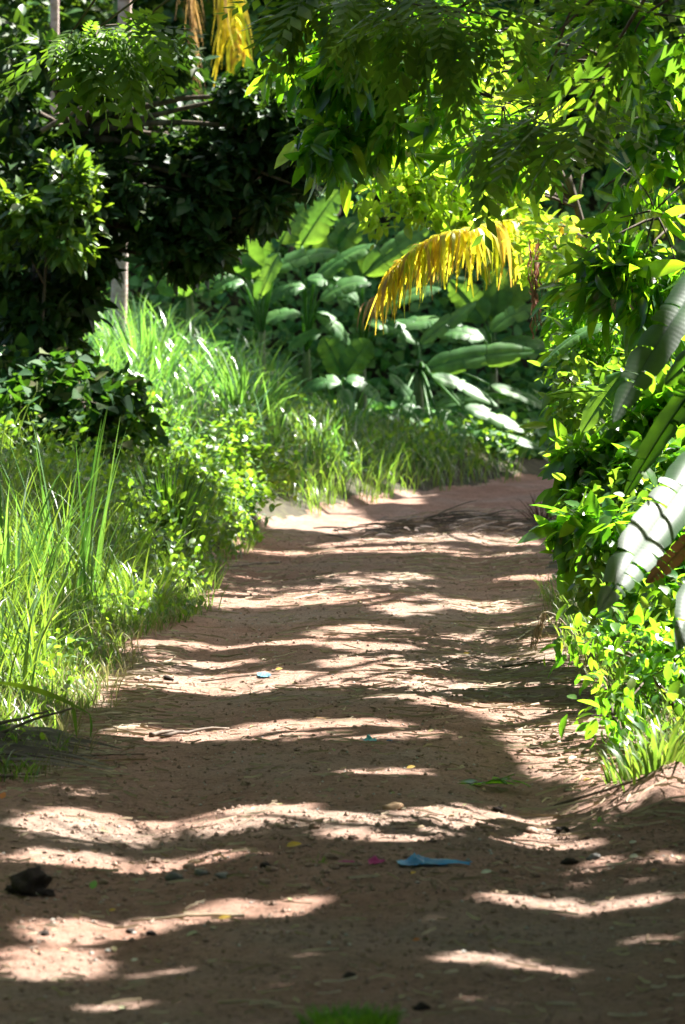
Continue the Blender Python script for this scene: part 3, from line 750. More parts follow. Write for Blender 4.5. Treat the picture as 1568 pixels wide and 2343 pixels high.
make_tree('low_shrub', 'low leafy shrub leaning over the road edge beneath the pale drooping leaf', 'shrub', (1.95, 20.6), P(1450, 1500, 20.6), .02,
          [B(1370, 1450, 20.8, 60, 35, .2, 16), B(1460, 1470, 20.6, 90, 60, .25, 30), B(1540, 1520, 20.3, 70, 80, .25, 30), B(1310, 1470, 21.3, 30, 25, .15, 8), B(1450, 1570, 20.2, 80, 50, .3, 30), B(1400, 1640, 19.6, 60, 40, .25, 20)], TPL_ELL, 'shrub', 5, .085, gap=-.5, f=3, hang=.45, rand=.9, spread=.06, crown_name='foliage', trunk_name='stem')
make_tree('small_leaved_bush', 'bright tiny-leaved bush glimpsed behind the dark torn leaf', 'bush', (2.75, 28.2), P(1510, 920, 28.2), .025,
          [B(1500, 900, 28, 80, 90, .4, 230), B(1450, 980, 28, 70, 60, .4, 150), B(1540, 1000, 28, 60, 90, .4, 180)], TPL_OVAL, 'lime', 8, .05, gap=-.6, f=3, hang=.1, spread=.04, crown_name='foliage', trunk_name='stem')
make_tree('trailing_bush', 'bush of mixed hanging leaves between the rusty dangling strip and the roadside shrub', 'bush', (2.6, 27.5), P(1400, 800, 27.5), .03,
          [B(1338, 700, 28, 70, 90, .25, 60), B(1328, 830, 27.5, 50, 80, .2, 46), B(1428, 760, 27.5, 90, 90, .25, 60), B(1348, 950, 27, 50, 70, .2, 40), B(1538, 720, 27, 80, 90, .25, 46)], TPL_LONG, 'shrub', 6, .15, gap=-.4, f=2.6, hang=.6, rand=.9, spread=.06, crown_name='foliage', trunk_name='stem')

make_tree('hanging_creeper', 'thin creeper with small hanging lime leaves laced through the right-hand shrubs', 'creeper', (2.6, 25.9), P(1520, 760, 25.9), .015,
          [B(1312, 880, 26, 40, 60, .2, 30), B(1372, 960, 25.8, 60, 70, .25, 46), B(1462, 880, 26, 80, 60, .25, 46), B(1332, 1130, 24.8, 35, 50, .2, 26), B(1422, 1170, 24.3, 80, 60, .25, 46), B(1522, 1160, 24, 80, 60, .25, 40), B(1392, 1330, 23, 60, 50, .25, 34), B(1492, 1420, 22, 80, 60, .25, 40), B(1332, 1330, 24, 30, 40, .2, 16), B(1422, 620, 26.5, 100, 80, .3, 50)],
          TPL_OVAL, 'weed', 6, .075, gap=-.2, f=3.3, hang=.5, rand=.9, spread=.07, crown_name='foliage', trunk_name='stem', limb_sag=.2, limb_r=.6)

# near broad-leaved plant on the right
nb = (2.45, 17.7)
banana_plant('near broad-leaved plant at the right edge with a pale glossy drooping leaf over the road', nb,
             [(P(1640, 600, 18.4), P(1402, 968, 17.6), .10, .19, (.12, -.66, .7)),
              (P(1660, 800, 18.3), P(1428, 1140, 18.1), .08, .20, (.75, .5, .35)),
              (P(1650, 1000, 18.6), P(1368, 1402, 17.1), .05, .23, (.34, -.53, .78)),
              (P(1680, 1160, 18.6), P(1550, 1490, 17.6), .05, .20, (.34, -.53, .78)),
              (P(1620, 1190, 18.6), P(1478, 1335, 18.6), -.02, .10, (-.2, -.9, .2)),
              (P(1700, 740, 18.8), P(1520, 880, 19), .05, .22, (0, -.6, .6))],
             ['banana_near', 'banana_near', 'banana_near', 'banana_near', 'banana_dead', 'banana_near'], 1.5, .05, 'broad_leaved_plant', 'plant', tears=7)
banana_plant('broad-leaved plant with white-glinting leaves behind the roadside shrub', (2.55, 25.6),
             [pix_leaf(1450, 600, 1340, 745, 25, arch=.05, W=.20, nrm=(-.3, -.3, .8)), pix_leaf(1390, 740, 1235, 840, 25.5, arch=.10, W=.20, nrm=(-.2, -.2, .9)),
              pix_leaf(1430, 850, 1330, 990, 24.6, arch=.04, W=.24, nrm=(-.4, -.5, .7)), pix_leaf(1430, 900, 1250, 905, 25, arch=.05, W=.22, nrm=(.3, .4, .8)), pix_leaf(1480, 760, 1400, 720, 25.4, arch=.05, W=.22)],
             'banana', 1.3, .045, 'broad_leaved_plant', 'plant', tears=4)

# yellow frond palm on the right
ptop = P(1330, 520, 34.5)
palm('short palm hidden in the right foliage with a bright yellow frond over the bend', (2.3, 35), ptop, .08,
     [(np.concatenate([bez(ptop, P(1230, 480, 33.8), P(1060, 525, 31.8), 12)[:-1], bez(P(1060, 525, 31.8), P(940, 540, 31.6), P(885, 640, 31.5), 8)]), .66, 170, .044, 'yellow_frond', 'yellow frond arching over the bend'),
      (bez(ptop, P(1120, 430, 34), P(845, 690, 33.2), 18), .42, 90, .03, 'tan_frond', 'dry tan frond drooping left of the yellow one'),
      (bez(ptop, ptop + np.array([.8, .2, .7]), ptop + np.array([1.7, .3, 0]), 14), .6, 40, .03, 'sprout', None)], None, None)
# rusty strip
rs = MB()
for k in range(16):
    a = P(1208 + 30 * rng.random(), 545 + 60 * rng.random(), 27.6 + .15 * rng.random()); b = P(1212 + 36 * rng.random(), 620 + 160 * rng.random(), 27.6 + .15 * rng.random())
    q = bez(a, (a + b) / 2 + rng.normal(size=3) * .03, b, 14) + rng.normal(size=(14, 3)) * .008
    th = rng.random(14) * 2.5
    sv = np.stack([np.cos(th), np.sin(th), 0 * th], 1) * (.003 + .008 * rng.random(14))[:, None]
    rs.grid(np.stack([q - sv, q + sv], 1))
tag(rs.build('dried_leaf', M['rust']), 'rusty dried leaf strip dangling beside the yellow frond', 'leaf')

# ------------------------------------------------------------------ beyond the bend: banana plants and the creeper wall
banana_plant('banana plant with upright leaves just behind the bank of tall grass', (P(600, 800, 48.5)[0], 48.5),
             [pix_leaf(575, 640, 560, 505, 48.5, arch=0, W=.42, nrm=(0, -1, .3)), pix_leaf(620, 620, 775, 575, 48.2, arch=.12, W=.36, nrm=(0, -.6, .8)), pix_leaf(600, 610, 500, 560, 48.5, arch=.15, W=.36, nrm=(0, -.7, .7)),
              pix_leaf(640, 580, 585, 690, 48, arch=.12, W=.34, nrm=(-.5, -.6, .5)), pix_leaf(560, 650, 480, 680, 48.2, arch=.2, W=.34), pix_leaf(640, 560, 700, 470, 49, arch=.1, W=.4, nrm=(-.3, -.8, .3)), pix_leaf(600, 560, 520, 500, 49, arch=.1, W=.4, nrm=(.3, -.9, .3)), pix_leaf(580, 650, 610, 545, 48.7, arch=.02, W=.42, nrm=(.2, -1, .2)), pix_leaf(540, 650, 455, 600, 48.6, arch=.15, W=.36)], 'banana', .75, .07, group='banana plants beyond the bend')
banana_plant('banana plant with tall broad leaves in front of the round-leaved creeper', (P(700, 800, 50)[0], 50),
             [pix_leaf(690, 560, 775, 435, 50, arch=.05, W=.5, nrm=(-.5, -.8, .3)), pix_leaf(720, 640, 860, 560, 49.6, arch=.15, W=.4), pix_leaf(700, 640, 820, 690, 49.5, arch=.25, W=.4), pix_leaf(690, 720, 600, 740, 49, arch=.12, W=.34),
              pix_leaf(720, 720, 800, 790, 49.4, arch=.2, W=.36), pix_leaf(720, 600, 700, 480, 50.2, arch=0, W=.45, nrm=(.2, -1, .2)), pix_leaf(740, 600, 830, 500, 50.4, arch=.08, W=.45, nrm=(-.4, -.8, .4)), pix_leaf(700, 660, 620, 690, 49.4, arch=.2, W=.4), pix_leaf(730, 690, 850, 650, 49.2, arch=.2, W=.4), pix_leaf(740, 760, 660, 800, 49.2, arch=.15, W=.34)], 'banana', .75, .07, group='banana plants beyond the bend')
banana_plant('banana plant whose leaf glows bright green left of the yellow frond', (P(830, 860, 50.5)[0], 50.5),
             [pix_leaf(830, 630, 985, 515, 50, arch=.08, W=.42, nrm=(.1, -.6, .7)), pix_leaf(850, 720, 1010, 660, 50, arch=.15, W=.36), pix_leaf(840, 740, 960, 790, 49.8, arch=.2, W=.34), pix_leaf(820, 700, 740, 640, 50, arch=.2, W=.4),
              pix_leaf(860, 680, 1080, 640, 51, arch=.2, W=.36), pix_leaf(850, 770, 950, 735, 50, arch=.1, W=.3), pix_leaf(830, 640, 790, 520, 50.4, arch=.03, W=.42, nrm=(.2, -1, .3)), pix_leaf(860, 760, 1060, 745, 50, arch=.2, W=.36), pix_leaf(840, 780, 780, 830, 49.8, arch=.15, W=.32)], 'banana', .75, .07, group='banana plants beyond the bend')
banana_plant('banana plant with a spray of long pale leaves leaning right over the bend', (P(960, 1010, 48.5)[0], 48.8),
             [pix_leaf(970, 845, 1225, 805, 48.3, arch=.12, W=.36, nrm=(0, -.85, .5)), pix_leaf(985, 858, 1140, 930, 48, arch=.12, W=.30), pix_leaf(890, 855, 950, 930, 48, arch=.08, W=.26), pix_leaf(920, 930, 990, 975, 47.8, arch=.05, W=.28, nrm=(0, -.7, .6)),
              pix_leaf(995, 935, 1080, 1010, 47.8, arch=.08, W=.28), pix_leaf(1060, 930, 1200, 990, 47.6, arch=.08, W=.30), pix_leaf(1100, 990, 1245, 1030, 47.6, arch=.08, W=.26), pix_leaf(1120, 880, 1260, 940, 48.4, arch=.1, W=.30),
              pix_leaf(1000, 1050, 1075, 1135, 47.4, arch=.05, W=.22), pix_leaf(960, 790, 1090, 690, 49, arch=.05, W=.34), pix_leaf(990, 930, 1170, 905, 48.4, arch=.1, W=.28), pix_leaf(900, 980, 960, 1050, 47.6, arch=.06, W=.22)], 'banana', .9, .07, group='banana plants beyond the bend', tears=3)
banana_plant('banana plant with upright leaves between the pale palm trunk and the dark tree', (P(430, 760, 48)[0], 48.4),
             [pix_leaf(420, 680, 450, 560, 48, arch=.02, W=.36, nrm=(0, -1, .3)), pix_leaf(400, 680, 330, 590, 48, arch=.1, W=.3, nrm=(.3, -.9, .3)), pix_leaf(440, 670, 530, 620, 48, arch=.15, W=.34), pix_leaf(420, 680, 380, 560, 48.4, arch=.02, W=.34, nrm=(0, -1, .2))], 'banana', .9, .07, group='banana plants beyond the bend')

banana_plant('banana plant with long leaves fanning out under the yellow frond', (P(1130, 860, 50.5)[0], 50.3),
             [pix_leaf(1120, 760, 1240, 700, 50, arch=.15, W=.42), pix_leaf(1110, 740, 1030, 640, 50.3, arch=.1, W=.42, nrm=(-.2, -.9, .4)), pix_leaf(1130, 730, 1150, 610, 50.5, arch=.05, W=.42, nrm=(.1, -1, .3)), pix_leaf(1110, 780, 1000, 770, 49.8, arch=.18, W=.40),
              pix_leaf(1140, 790, 1260, 800, 49.8, arch=.18, W=.40), pix_leaf(1130, 750, 1220, 620, 50.6, arch=.08, W=.42, nrm=(.3, -.9, .3))], 'banana', .75, .07, group='banana plants beyond the bend')
banana_plant('low banana plant with drooping leaves at the top of the bend grass', (P(780, 960, 48)[0], 48.0),
             [pix_leaf(780, 880, 690, 900, 47.6, arch=.18, W=.32), pix_leaf(790, 870, 870, 920, 47.6, arch=.18, W=.32), pix_leaf(785, 860, 740, 770, 48.2, arch=.06, W=.36, nrm=(-.2, -.9, .3)), pix_leaf(790, 860, 850, 780, 48.2, arch=.08, W=.36, nrm=(.2, -.9, .3)), pix_leaf(780, 890, 800, 960, 47.2, arch=.1, W=.28)], 'banana', .6, .06, group='banana plants beyond the bend')

def scatter_leaves(mb, tpl, x, y, L, lift, n_out=.6, cull=False):
    z = height(x, y, False)
    e = .15
    nx = -(height(x + e, y, False) - height(x - e, y, False)) / (2 * e); ny = -(height(x, y + e, False) - height(x, y - e, False)) / (2 * e)
    nr = unit(np.stack([nx, ny, np.ones_like(nx)], -1))
    pos = np.stack([x, y, z], -1) + nr * lift[:, None]
    d = rdir(len(x)) + np.array([0, -.3, -.45])
    instance(mb, tpl, pos, d, nr * n_out + np.array([0, -.45, .25]) + rdir(len(x)) * .45, L * (.6 + .8 * rng.random(len(x))))

cv = MB()
n = 44000
yy = 47.5 + 15 * rng.random(n) ** 1.2
xx = (rng.random(n) * 2 - 1) * .1 * yy + .25
sv = road_s(xx, yy)
k = (sv < -half_w(yy) - .5)
xx, yy = xx[k], yy[k]
lift = .12 + .9 * np.clip(fbm(xx * .8, yy * .8, 3, 77) + .25, 0, 1) * rng.random(len(xx)) ** .4 + .15 * rng.random(len(xx))
lift = lift * (.3 + .7 * sstep(49.5, 52.5, yy))
scatter_leaves(cv, TPL_HEART, xx, yy, .14, lift)
tag(cv.build('creeper_vines', M['vine']), 'mass of round-leaved creeper covering the shaded bank beyond the bend', kind='stuff')

# ------------------------------------------------------------------ grass and weeds
def region(n, x0, x1, y0, y1, cond=None):
    x, y = x0 + (x1 - x0) * rng.random(n), y0 + (y1 - y0) * rng.random(n)
    if cond is not None:
        k = cond(x, y)
        x, y = x[k], y[k]
    return x, y
def off_left(m0, m1=99):
    return lambda x, y: (-road_s(x, y) - half_w(y) + .25 * fbm(x * 1.5, y * 1.5, 2, 91) > m0) & (-road_s(x, y) - half_w(y) < m1)
def off_right(m0, m1=99):
    return lambda x, y: (road_s(x, y) - half_w(y) + .25 * fbm(x * 1.5, y * 1.5, 2, 92) > m0) & (road_s(x, y) - half_w(y) < m1)

g = MB()
x, y = region(5200, -3.6, 1.5, 38.5, 47.5, lambda x, y: off_left(.35)(x, y) & (vnoise(x * 1.1, y * 1.1, 6) > .25))
u_ = x / y * FPX + 784
blades(g, x, y, (.35 + .75 * rng.random(len(x)) ** 1.5) * np.where(u_ < 640, 1, .6), .016 + .016 * rng.random(len(x)), .25 + .85 * rng.random(len(x)))
tag(g.build('tall_grass', M['tallgrass']), 'tall arching grass growing over the sunlit bank at the left of the bend', kind='stuff')

g = MB()
x, y = region(26000, -4.2, -1.0, 18.6, 31.5, off_left(-.08))
t = np.clip(-road_s(x, y) - half_w(y), 0, 3)
hh = (.10 + .30 * rng.random(len(x))) * (.55 + 1.2 * np.clip(t, 0, 1.0)) + .0
blades(g, x, y, hh, .005 + .008 * rng.random(len(x)), .2 + .6 * rng.random(len(x)))
x, y = region(1700, -4.2, -1.5, 20.5, 31.5, off_left(.25))
blades(g, x, y, .45 + .55 * rng.random(len(x)), .007 + .011 * rng.random(len(x)), .1 + .75 * rng.random(len(x)))
tag(g.build('verge_grass', M['grass']), 'bright sunlit grass along the left verge of the dirt road', kind='stuff')

g = MB()
x, y = region(9500, 1.0, 3.2, 16.8, 30, off_right(-.12))
blades(g, x, y, .12 + .22 * rng.random(len(x)), .007 + .008 * rng.random(len(x)), .25 + .6 * rng.random(len(x)))
x, y = region(700, 1.2, 2.6, 16.9, 19.5, off_right(.05))
blades(g, x, y, .18 + .2 * rng.random(len(x)), .012 + .01 * rng.random(len(x)), .4 + .6 * rng.random(len(x)))
tag(g.build('roadside_grass', M['grass']), 'short grass under the shrubs along the right verge of the dirt road', kind='stuff')

g = MB()
x, y = region(5500, -3, 2.2, 40.5, 47, lambda x, y: off_left(.0, 1.6)(x, y))
blades(g, x, y, .22 + .50 * rng.random(len(x)), .008 + .008 * rng.random(len(x)), .25 + .6 * rng.random(len(x)))
tag(g.build('bend_grass', M['grass']), 'soft pale grass along the outer edge of the road bend', kind='stuff')

g = MB()
x, y = region(3800, -2.6, -1.2, 18.8, 30, off_left(-.2, .5))
blades(g, x, y, .08 + .2 * rng.random(len(x)), .005 + .004 * rng.random(len(x)), .3 + .6 * rng.random(len(x)))
x, y = region(1900, 1.2, 2.4, 18, 30, off_right(-.2, .4))
blades(g, x, y, .08 + .2 * rng.random(len(x)), .005 + .004 * rng.random(len(x)), .3 + .6 * rng.random(len(x)))
tag(g.build('dry_grass', M['drygrass']), 'dry straw-coloured grass fringing both road edges', kind='stuff')

wd = MB()
def weeds(n, x0, x1, y0, y1, cond, hmax, L, tpl=TPL_OVAL, kf=.9, seed=0):
    x, y = region(n, x0, x1, y0, y1, cond)
    l = hmax * np.clip(fbm(x * kf, y * kf, 3, 70 + seed) * 1.6 + .5, .05, 1) * rng.random(len(x)) ** .55
    pos = np.stack([x, y, height(x, y, False) + l + .02], -1)
    instance(wd, tpl, pos, rdir(len(x)) + np.array([0, -.1, .05]), UPV * .7 + rdir(len(x)) * .6, L * (.5 + rng.random(len(x))))
weeds(9000, -4, -.9, 30, 39.5, off_left(-.02), .75, .065, seed=1)
weeds(5200, -4, -1.0, 18.8, 31, off_left(0), .3, .045, seed=2)
weeds(4200, 1.2, 3.2, 17.2, 30, off_right(.0), .5, .055, TPL_ELL, seed=3)
weeds(900, 1.25, 2.6, 18, 28, off_right(.0), .5, .10, TPL_ELL, seed=6)
weeds(2200, -2.6, -.8, 26.5, 37, off_left(-.12, .7), .35, .05, seed=7)
weeds(2500, -2.5, 2.5, 40, 47.5, off_left(.25, 2), .55, .06, seed=4)
weeds(3000, -2.4, 2.4, 45, 49, off_left(.25, 3), .5, .08, seed=5)
tag(wd.build('weeds', M['weed']), 'low leafy weeds and creepers growing along the verges', kind='stuff')
g = MB()
x, y = region(2600, -4, -1.0, 30, 39.5, off_left(.05))
blades(g, x, y, .2 + .5 * rng.random(len(x)), .007 + .009 * rng.random(len(x)), .2 + .6 * rng.random(len(x)))
x, y = region(3000, -2.6, -.8, 26.5, 37.5, off_left(-.15, .6))
blades(g, x, y, .1 + .3 * rng.random(len(x)), .006 + .006 * rng.random(len(x)), .3 + .7 * rng.random(len(x)))
tag(g.build('bank_grass', M['grass']), 'half-shaded grass among the weeds left of the road before the bend', kind='stuff')

def tussock(label, p, n, h, w, mat, bend=.35, r=.12):
    p = np.asarray(p, float)
    t = MB()
    a = rng.random(n) * 2 * math.pi
    rr = r * rng.random(n) ** .5
    x, y = p[0] + rr * np.cos(a), p[1] + rr * np.sin(a)
    blades(t, x, y, h * (.6 + .5 * rng.random(n)), w * (.7 + .6 * rng.random(n)), bend * (.4 + rng.random(n)), az=a + rng.normal(size=n) * .4)
    V0 = np.concatenate(t.v)
    o = t.build('grass_tussock', M[mat])
    return tag(o, label, 'grass tuft')
def on(x, y): return np.array([x, y, float(height(x, y))])
q = P(385, 1110, 32.2); tussock('dark spiky tussock standing in the weeds on the left bank', on(q[0], 32.2), 120, .95, .022, 'darkgrass', .22, .14)
q = P(165, 1130, 27.5); tussock('tall upright grass blades rising above the left verge, beside the creeper bush', on(q[0], 27.5), 30, 1.5, .022, 'tallgrass', .12, .22)
q = P(30, 1100, 26.5); tussock('tall arching grass clump at the left edge of the verge', on(q[0], 26.5), 46, 1.3, .020, 'tallgrass', .35, .22)
q = P(320, 1300, 28); tussock('broad-bladed grass clump at the inner edge of the left verge', on(q[0], 28), 34, .55, .02, 'grass', .45, .16)
q = P(560, 800, 43); tussock('arching silvery grass clump in front of the banana leaves', on(q[0], 43), 90, 1.2, .028, 'tallgrass', .55, .25)
q = P(330, 780, 43.5); tussock('upright sunlit grass clump near the pale palm trunk', on(q[0], 43.5), 80, 1.15, .03, 'tallgrass', .3, .28)
q = P(790, 1000, 46); tussock('arching grass clump below the banana plants at the bend', on(q[0], 46), 70, .95, .024, 'tallgrass', .6, .2)
q = P(1500, 1760, 18.1); tussock('bright grass clump at the foot of the right verge above the dark soil', on(q[0], 18.1), 60, .36, .018, 'grass', .55, .16)
q = P(1440, 1720, 18.6); tussock('smaller bright grass clump beside the road on the right verge', on(q[0], 18.6), 40, .28, .014, 'grass', .55, .12)
q = G(725, 1972); tussock('small green grass sprig growing in the road beside the blue rag', q, 22, .07, .008, 'grass', .6, .05)
q = G(800, 2345); tussock('low green grass patch in the middle of the nearest dirt', q, 420, .11, .007, 'tuft', .45, .15)
q = G(695, 1690); tussock('tiny weed tuft in the middle of the road near the pale paper scrap', q, 18, .06, .007, 'drygrass', .7, .06)
q = G(760, 1415); tussock('tiny green sprig in the middle of the road far ahead', q, 12, .05, .01, 'grass', .5, .008)

hp = MB()
c0 = P(560, 1000, 38)
for (u, v, Y, ru, rv, nn) in [(545, 985, 39, 30, 40, 26), (590, 1030, 39, 45, 35, 30), (520, 1060, 38.5, 50, 40, 34), (640, 1090, 39, 40, 50, 34), (560, 1130, 37.6, 70, 40, 44), (490, 1150, 36.8, 60, 50, 44), (545, 1200, 36.4, 30, 22, 20), (440, 1090, 37, 50, 40, 30)]:
    p, u2 = blob_points(P(u, v, Y), (ru * Y / FPX, .35, rv * Y / FPX), nn, -.4, 3.5, .1)
    whorls(hp, TPL_OVAL, p, u2, 7, .075, .09, .6, .2, .9, .6)
rt = thing('creeper_heap', 'sunlit heap of yellow-green creeper leaves left of the road before the bend', 'creeper', on(c0[0], 38))
hp.build('foliage', M['weed'], rt)
st = MB()
for k in range(14):
    a = on(c0[0] - .35 + .2 * rng.normal(), 38.2 + .3 * rng.normal()); b = a + np.array([.25 * rng.normal(), .2 * rng.normal(), .3 + .2 * rng.random()])
    st.tube(limb(a, b, .1, 6), np.linspace(.008, .003, 6), 4)
st.build('stem', M['stem'], rt)

# bent grass stalk reaching over the road at the left, with hanging blades
bs_ = MB()
def ribbon(mb, pts, w, sv):
    m_ = len(pts); prof = np.sin(np.linspace(.25, math.pi - .05, m_))
    mb.grid(np.stack([pts - sv * w / 2 * prof[:, None], pts + sv * w / 2 * prof[:, None]], 1))
ribbon(bs_, bez(P(-20, 1560, 20.3), P(110, 1570, 20.1), P(214, 1640, 20), 14), .035, np.array([0, .5, .8]))
ribbon(bs_, bez(P(165, 1605, 20), P(172, 1640, 20), P(176, 1690, 20), 8), .022, np.array([.9, .3, 0]))
ribbon(bs_, bez(P(205, 1632, 20), P(214, 1665, 20), P(205, 1690, 20), 8), .014, np.array([.9, .3, 0]))
tag(bs_.build('bent_grass_stalk', M['sprout']), 'bent green grass stalk with hanging blades reaching over the left road edge', 'grass stalk')

# ------------------------------------------------------------------ litter, stones, rags
def rock(mb, c, r, squash=.6, seed=0, rough=.35, nlat=9, nlon=12):
    rr = np.random.default_rng(seed)
    th = np.linspace(0.02, math.pi - .02, nlat); ph = np.linspace(0, 2 * math.pi, nlon + 1)[:-1]
    TH, PH = np.meshgrid(th, ph, indexing='ij')
    d = np.stack([np.sin(TH) * np.cos(PH), np.sin(TH) * np.sin(PH), np.cos(TH)], -1)
    k = 1 + rough * n3(d.reshape(-1, 3) + rr.random(3) * 20, 1.4).reshape(TH.shape) + rough * .4 * n3(d.reshape(-1, 3) + rr.random(3) * 20, 3.6).reshape(TH.shape)
    r = np.broadcast_to(np.asarray(r, float), (3,))
    V = np.asarray(c) + d * k[..., None] * r * np.array([1, 1, squash])
    m_, n_ = TH.shape
    i = np.arange(m_ * n_).reshape(m_, n_); j = np.roll(i, -1, 1)
    q = np.stack([i[:-1], i[1:], j[1:], j[:-1]], -1).reshape(-1, 4)
    t = [(i[0, 0], i[0, a], i[0, (a + 1) % n_]) for a in range(1, n_ - 1)] + [(i[-1, 0], i[-1, (a + 1) % n_], i[-1, a]) for a in range(1, n_ - 1)]
    mb.add(V.reshape(-1, 3), q, t)

def one(name, label, cat, mat, fn, group=None, smooth=True):
    mb = MB(); fn(mb)
    return tag(mb.build(name, mat if not isinstance(mat, str) else M[mat], smooth=smooth), label, cat, group)

def clodfn(p, r, sq=.6, rough=.4, nl=9):
    return lambda mb: rock(mb, p + np.array([0, 0, np.max(r) * sq * .35]), r, sq, int(rng.integers(1e6)), rough, nl, nl + 4)
def dclod(mb):
    p = G(72, 2040)
    rock(mb, p + np.array([0, 0, .02]), (.065, .10, .075), .9, 3, .6, 15, 20)
    rock(mb, p + np.array([-.065, -.02, .0]), (.05, .07, .04), .6, 5, .6, 11, 14)
    rock(mb, p + np.array([.055, -.03, .0]), (.045, .05, .03), .6, 8, .6, 11, 14)
one('earth_clod', 'large dark clod of earth at the left on the foreground dirt', 'clod', 'dark_clod', dclod)
one('stone', 'tan stone on the road right of centre, beyond the blue rag', 'stone', 'tan_stone', clodfn(G(900, 1852), (.05, .04, .035)))
for (u, v, r, lb, mt) in [(460, 2002, .026, 'dark grey pebble, leftmost of the pebble row in the foreground', 'stone'), (507, 2008, .026, 'pale grey pebble, right one of the foreground pebble row', 'stone'),
                          (398, 2012, .03, 'flat grey-brown stone left of the pebble row', 'stone'), (608, 1985, .024, 'dark clod left of the green sprig in the road', 'dark_clod'), (606, 2022, .024, 'brown clod below the dark clod in the foreground', 'clod'),
                          (1138, 1858, .028, 'dark lump on the right of the road below the green leafy sprig', 'dark_clod'), (1302, 1978, .03, 'dark lump at the right of the road, level with the blue rag', 'dark_clod'),
                          (800, 2238, .022, 'dark pointed lump at the bottom near the green patch', 'dark_clod'), (965, 2310, .024, 'dark lump at the bottom right of the green patch', 'dark_clod'),
                          (1290, 1905, .03, 'dark flat clod near the right soil mound', 'dark_clod'), (100, 2140, .02, 'small dark clod on the pale sunlit strip at the lower left', 'dark_clod'), (300, 2135, .02, 'small dark clod on the sunlit strip, lower left of centre', 'dark_clod'),
                          (345, 2140, .02, 'second small dark clod at the shaded end of the sunlit strip', 'dark_clod'), (1360, 1966, .026, 'grey stone among small clods at the right of the road', 'stone'),
                          (1215, 1905, .03, 'brown flat clod in front of the right wheel rut', 'clod'), (385, 1556, .03, 'dark curved chip on the sunlit left of the road', 'dark_clod')]:
    one('stone' if mt == 'stone' else 'earth_clod', lb, 'stone' if mt == 'stone' else 'clod', mt, clodfn(G(u, v), (r * 1.1, r, r * .9), .7))

# gravel, crumbs of earth and straw: nobody could count these
gv = MB()
def crumbs(n, x0, x1, y0, y1, rmin, rmax, seed):
    x, y = region(n, x0, x1, y0, y1)
    r = rmin + (rmax - rmin) * rng.random(len(x)) ** 3
    z = height(x, y)
    base = np.array([(1, 0, 0), (-1, 0, 0), (0, 1, 0), (0, -1, 0), (0, 0, 1), (0, 0, -.6)], float)
    tri = np.array([(0, 2, 4), (2, 1, 4), (1, 3, 4), (3, 0, 4), (2, 0, 5), (1, 2, 5), (3, 1, 5), (0, 3, 5)])
    V = base[None] * (r[:, None, None] * (.6 + .7 * rng.random((len(x), 6, 1)))) * np.array([1.1, 1.1, .75])
    a = rng.random(len(x)) * 6.28; c, s_ = np.cos(a)[:, None], np.sin(a)[:, None]
    V = np.stack([V[..., 0] * c - V[..., 1] * s_, V[..., 0] * s_ + V[..., 1] * c, V[..., 2]], -1) + np.stack([x, y, z + r * .3], -1)[:, None]
    off = (np.arange(len(x)) * 6)[:, None, None]
    return V.reshape(-1, 3), (tri[None] + off).reshape(-1, 3)
V, T_ = crumbs(1300, -1.2, 1.7, 15.2, 17.4, .005, .018, 0); gv.add(V, None, T_)
V, T_ = crumbs(1800, -1.5, 1.5, 12.2, 16, .004, .014, 0); gv.add(V, None, T_)
for k in range(130):
    cx_, cy_ = (rng.random() * 2.9 - 1.2, 15.2 + 2.2 * rng.random()) if k < 80 else (rng.random() * 3 - 1.5, 12.4 + 12 * rng.random())
    r_ = .010 + .016 * rng.random() ** 2
    rock(gv, (cx_, cy_, float(height(cx_, cy_)) + r_ * .25), (r_ * 1.2, r_, r_), .7, k, .45, 6, 8)
for nn, a in ((5200, (-1.9, 1.9, 12, 17.5)), (5200, (-1.8, 1.8, 17, 24)), (5200, (-1.7, 1.8, 24, 38))):
    V, T_ = crumbs(nn, *a, .003, .016, 0); gv.add(V, None, T_)
tag(gv.build('earth_crumbs', M['clod'], smooth=False), 'crumbs of brown earth strewn over the road', kind='stuff')
gv = MB()
V, T_ = crumbs(1500, -.9, 1.0, 17.5, 31, .003, .010, 1); gv.add(V, None, T_)
V, T_ = crumbs(500, -1.6, 1.7, 12, 17.5, .003, .012, 1); gv.add(V, None, T_)
tag(gv.build('gravel', solid_mat('pale_gravel', [(.3, (.25, .24, .21)), (.7, (.5, .48, .43))], 10), smooth=False), 'fine pale gravel in the middle of the road', kind='stuff')

lt = MB()
def straws(n, x0, x1, y0, y1, l0, l1, cond=None):
    x, y = region(n, x0, x1, y0, y1, cond)
    n = len(x)
    a = rng.normal(size=n) * .75
    L = l0 + (l1 - l0) * rng.random(n) ** 2
    dx, dy = np.cos(a) * L / 2, np.sin(a) * L / 2
    w = .002 + .004 * rng.random(n)
    ps = []
    for t in (-1, 0, 1):
        px, py = x + dx * t, y + dy * t
        ps.append(np.stack([px, py, height(px, py) + .006 + .012 * rng.random(n)], -1))
    C = np.stack(ps, 1)
    sd = np.stack([-np.sin(a) * .5, np.cos(a) * .5, .8 * np.ones(n)], -1) * w[:, None]
    V = np.stack([C - sd[:, None], C + sd[:, None]], 2)
    i = np.arange(n * 6).reshape(n, 3, 2)
    q = np.stack([i[:, :-1, 0], i[:, :-1, 1], i[:, 1:, 1], i[:, 1:, 0]], -1).reshape(-1, 4)
    lt.add(V.reshape(-1, 3), q)
straws(700, -1.7, 1.7, 12, 20, .03, .14)
straws(1500, -1.7, 1.7, 20, 38, .05, .3)
straws(700, -1.9, -1.1, 18.5, 26, .05, .4)
straws(900, .9, 2.0, 17, 30, .05, .4)
straws(500, .6, 2.4, 33, 42, .05, .4)
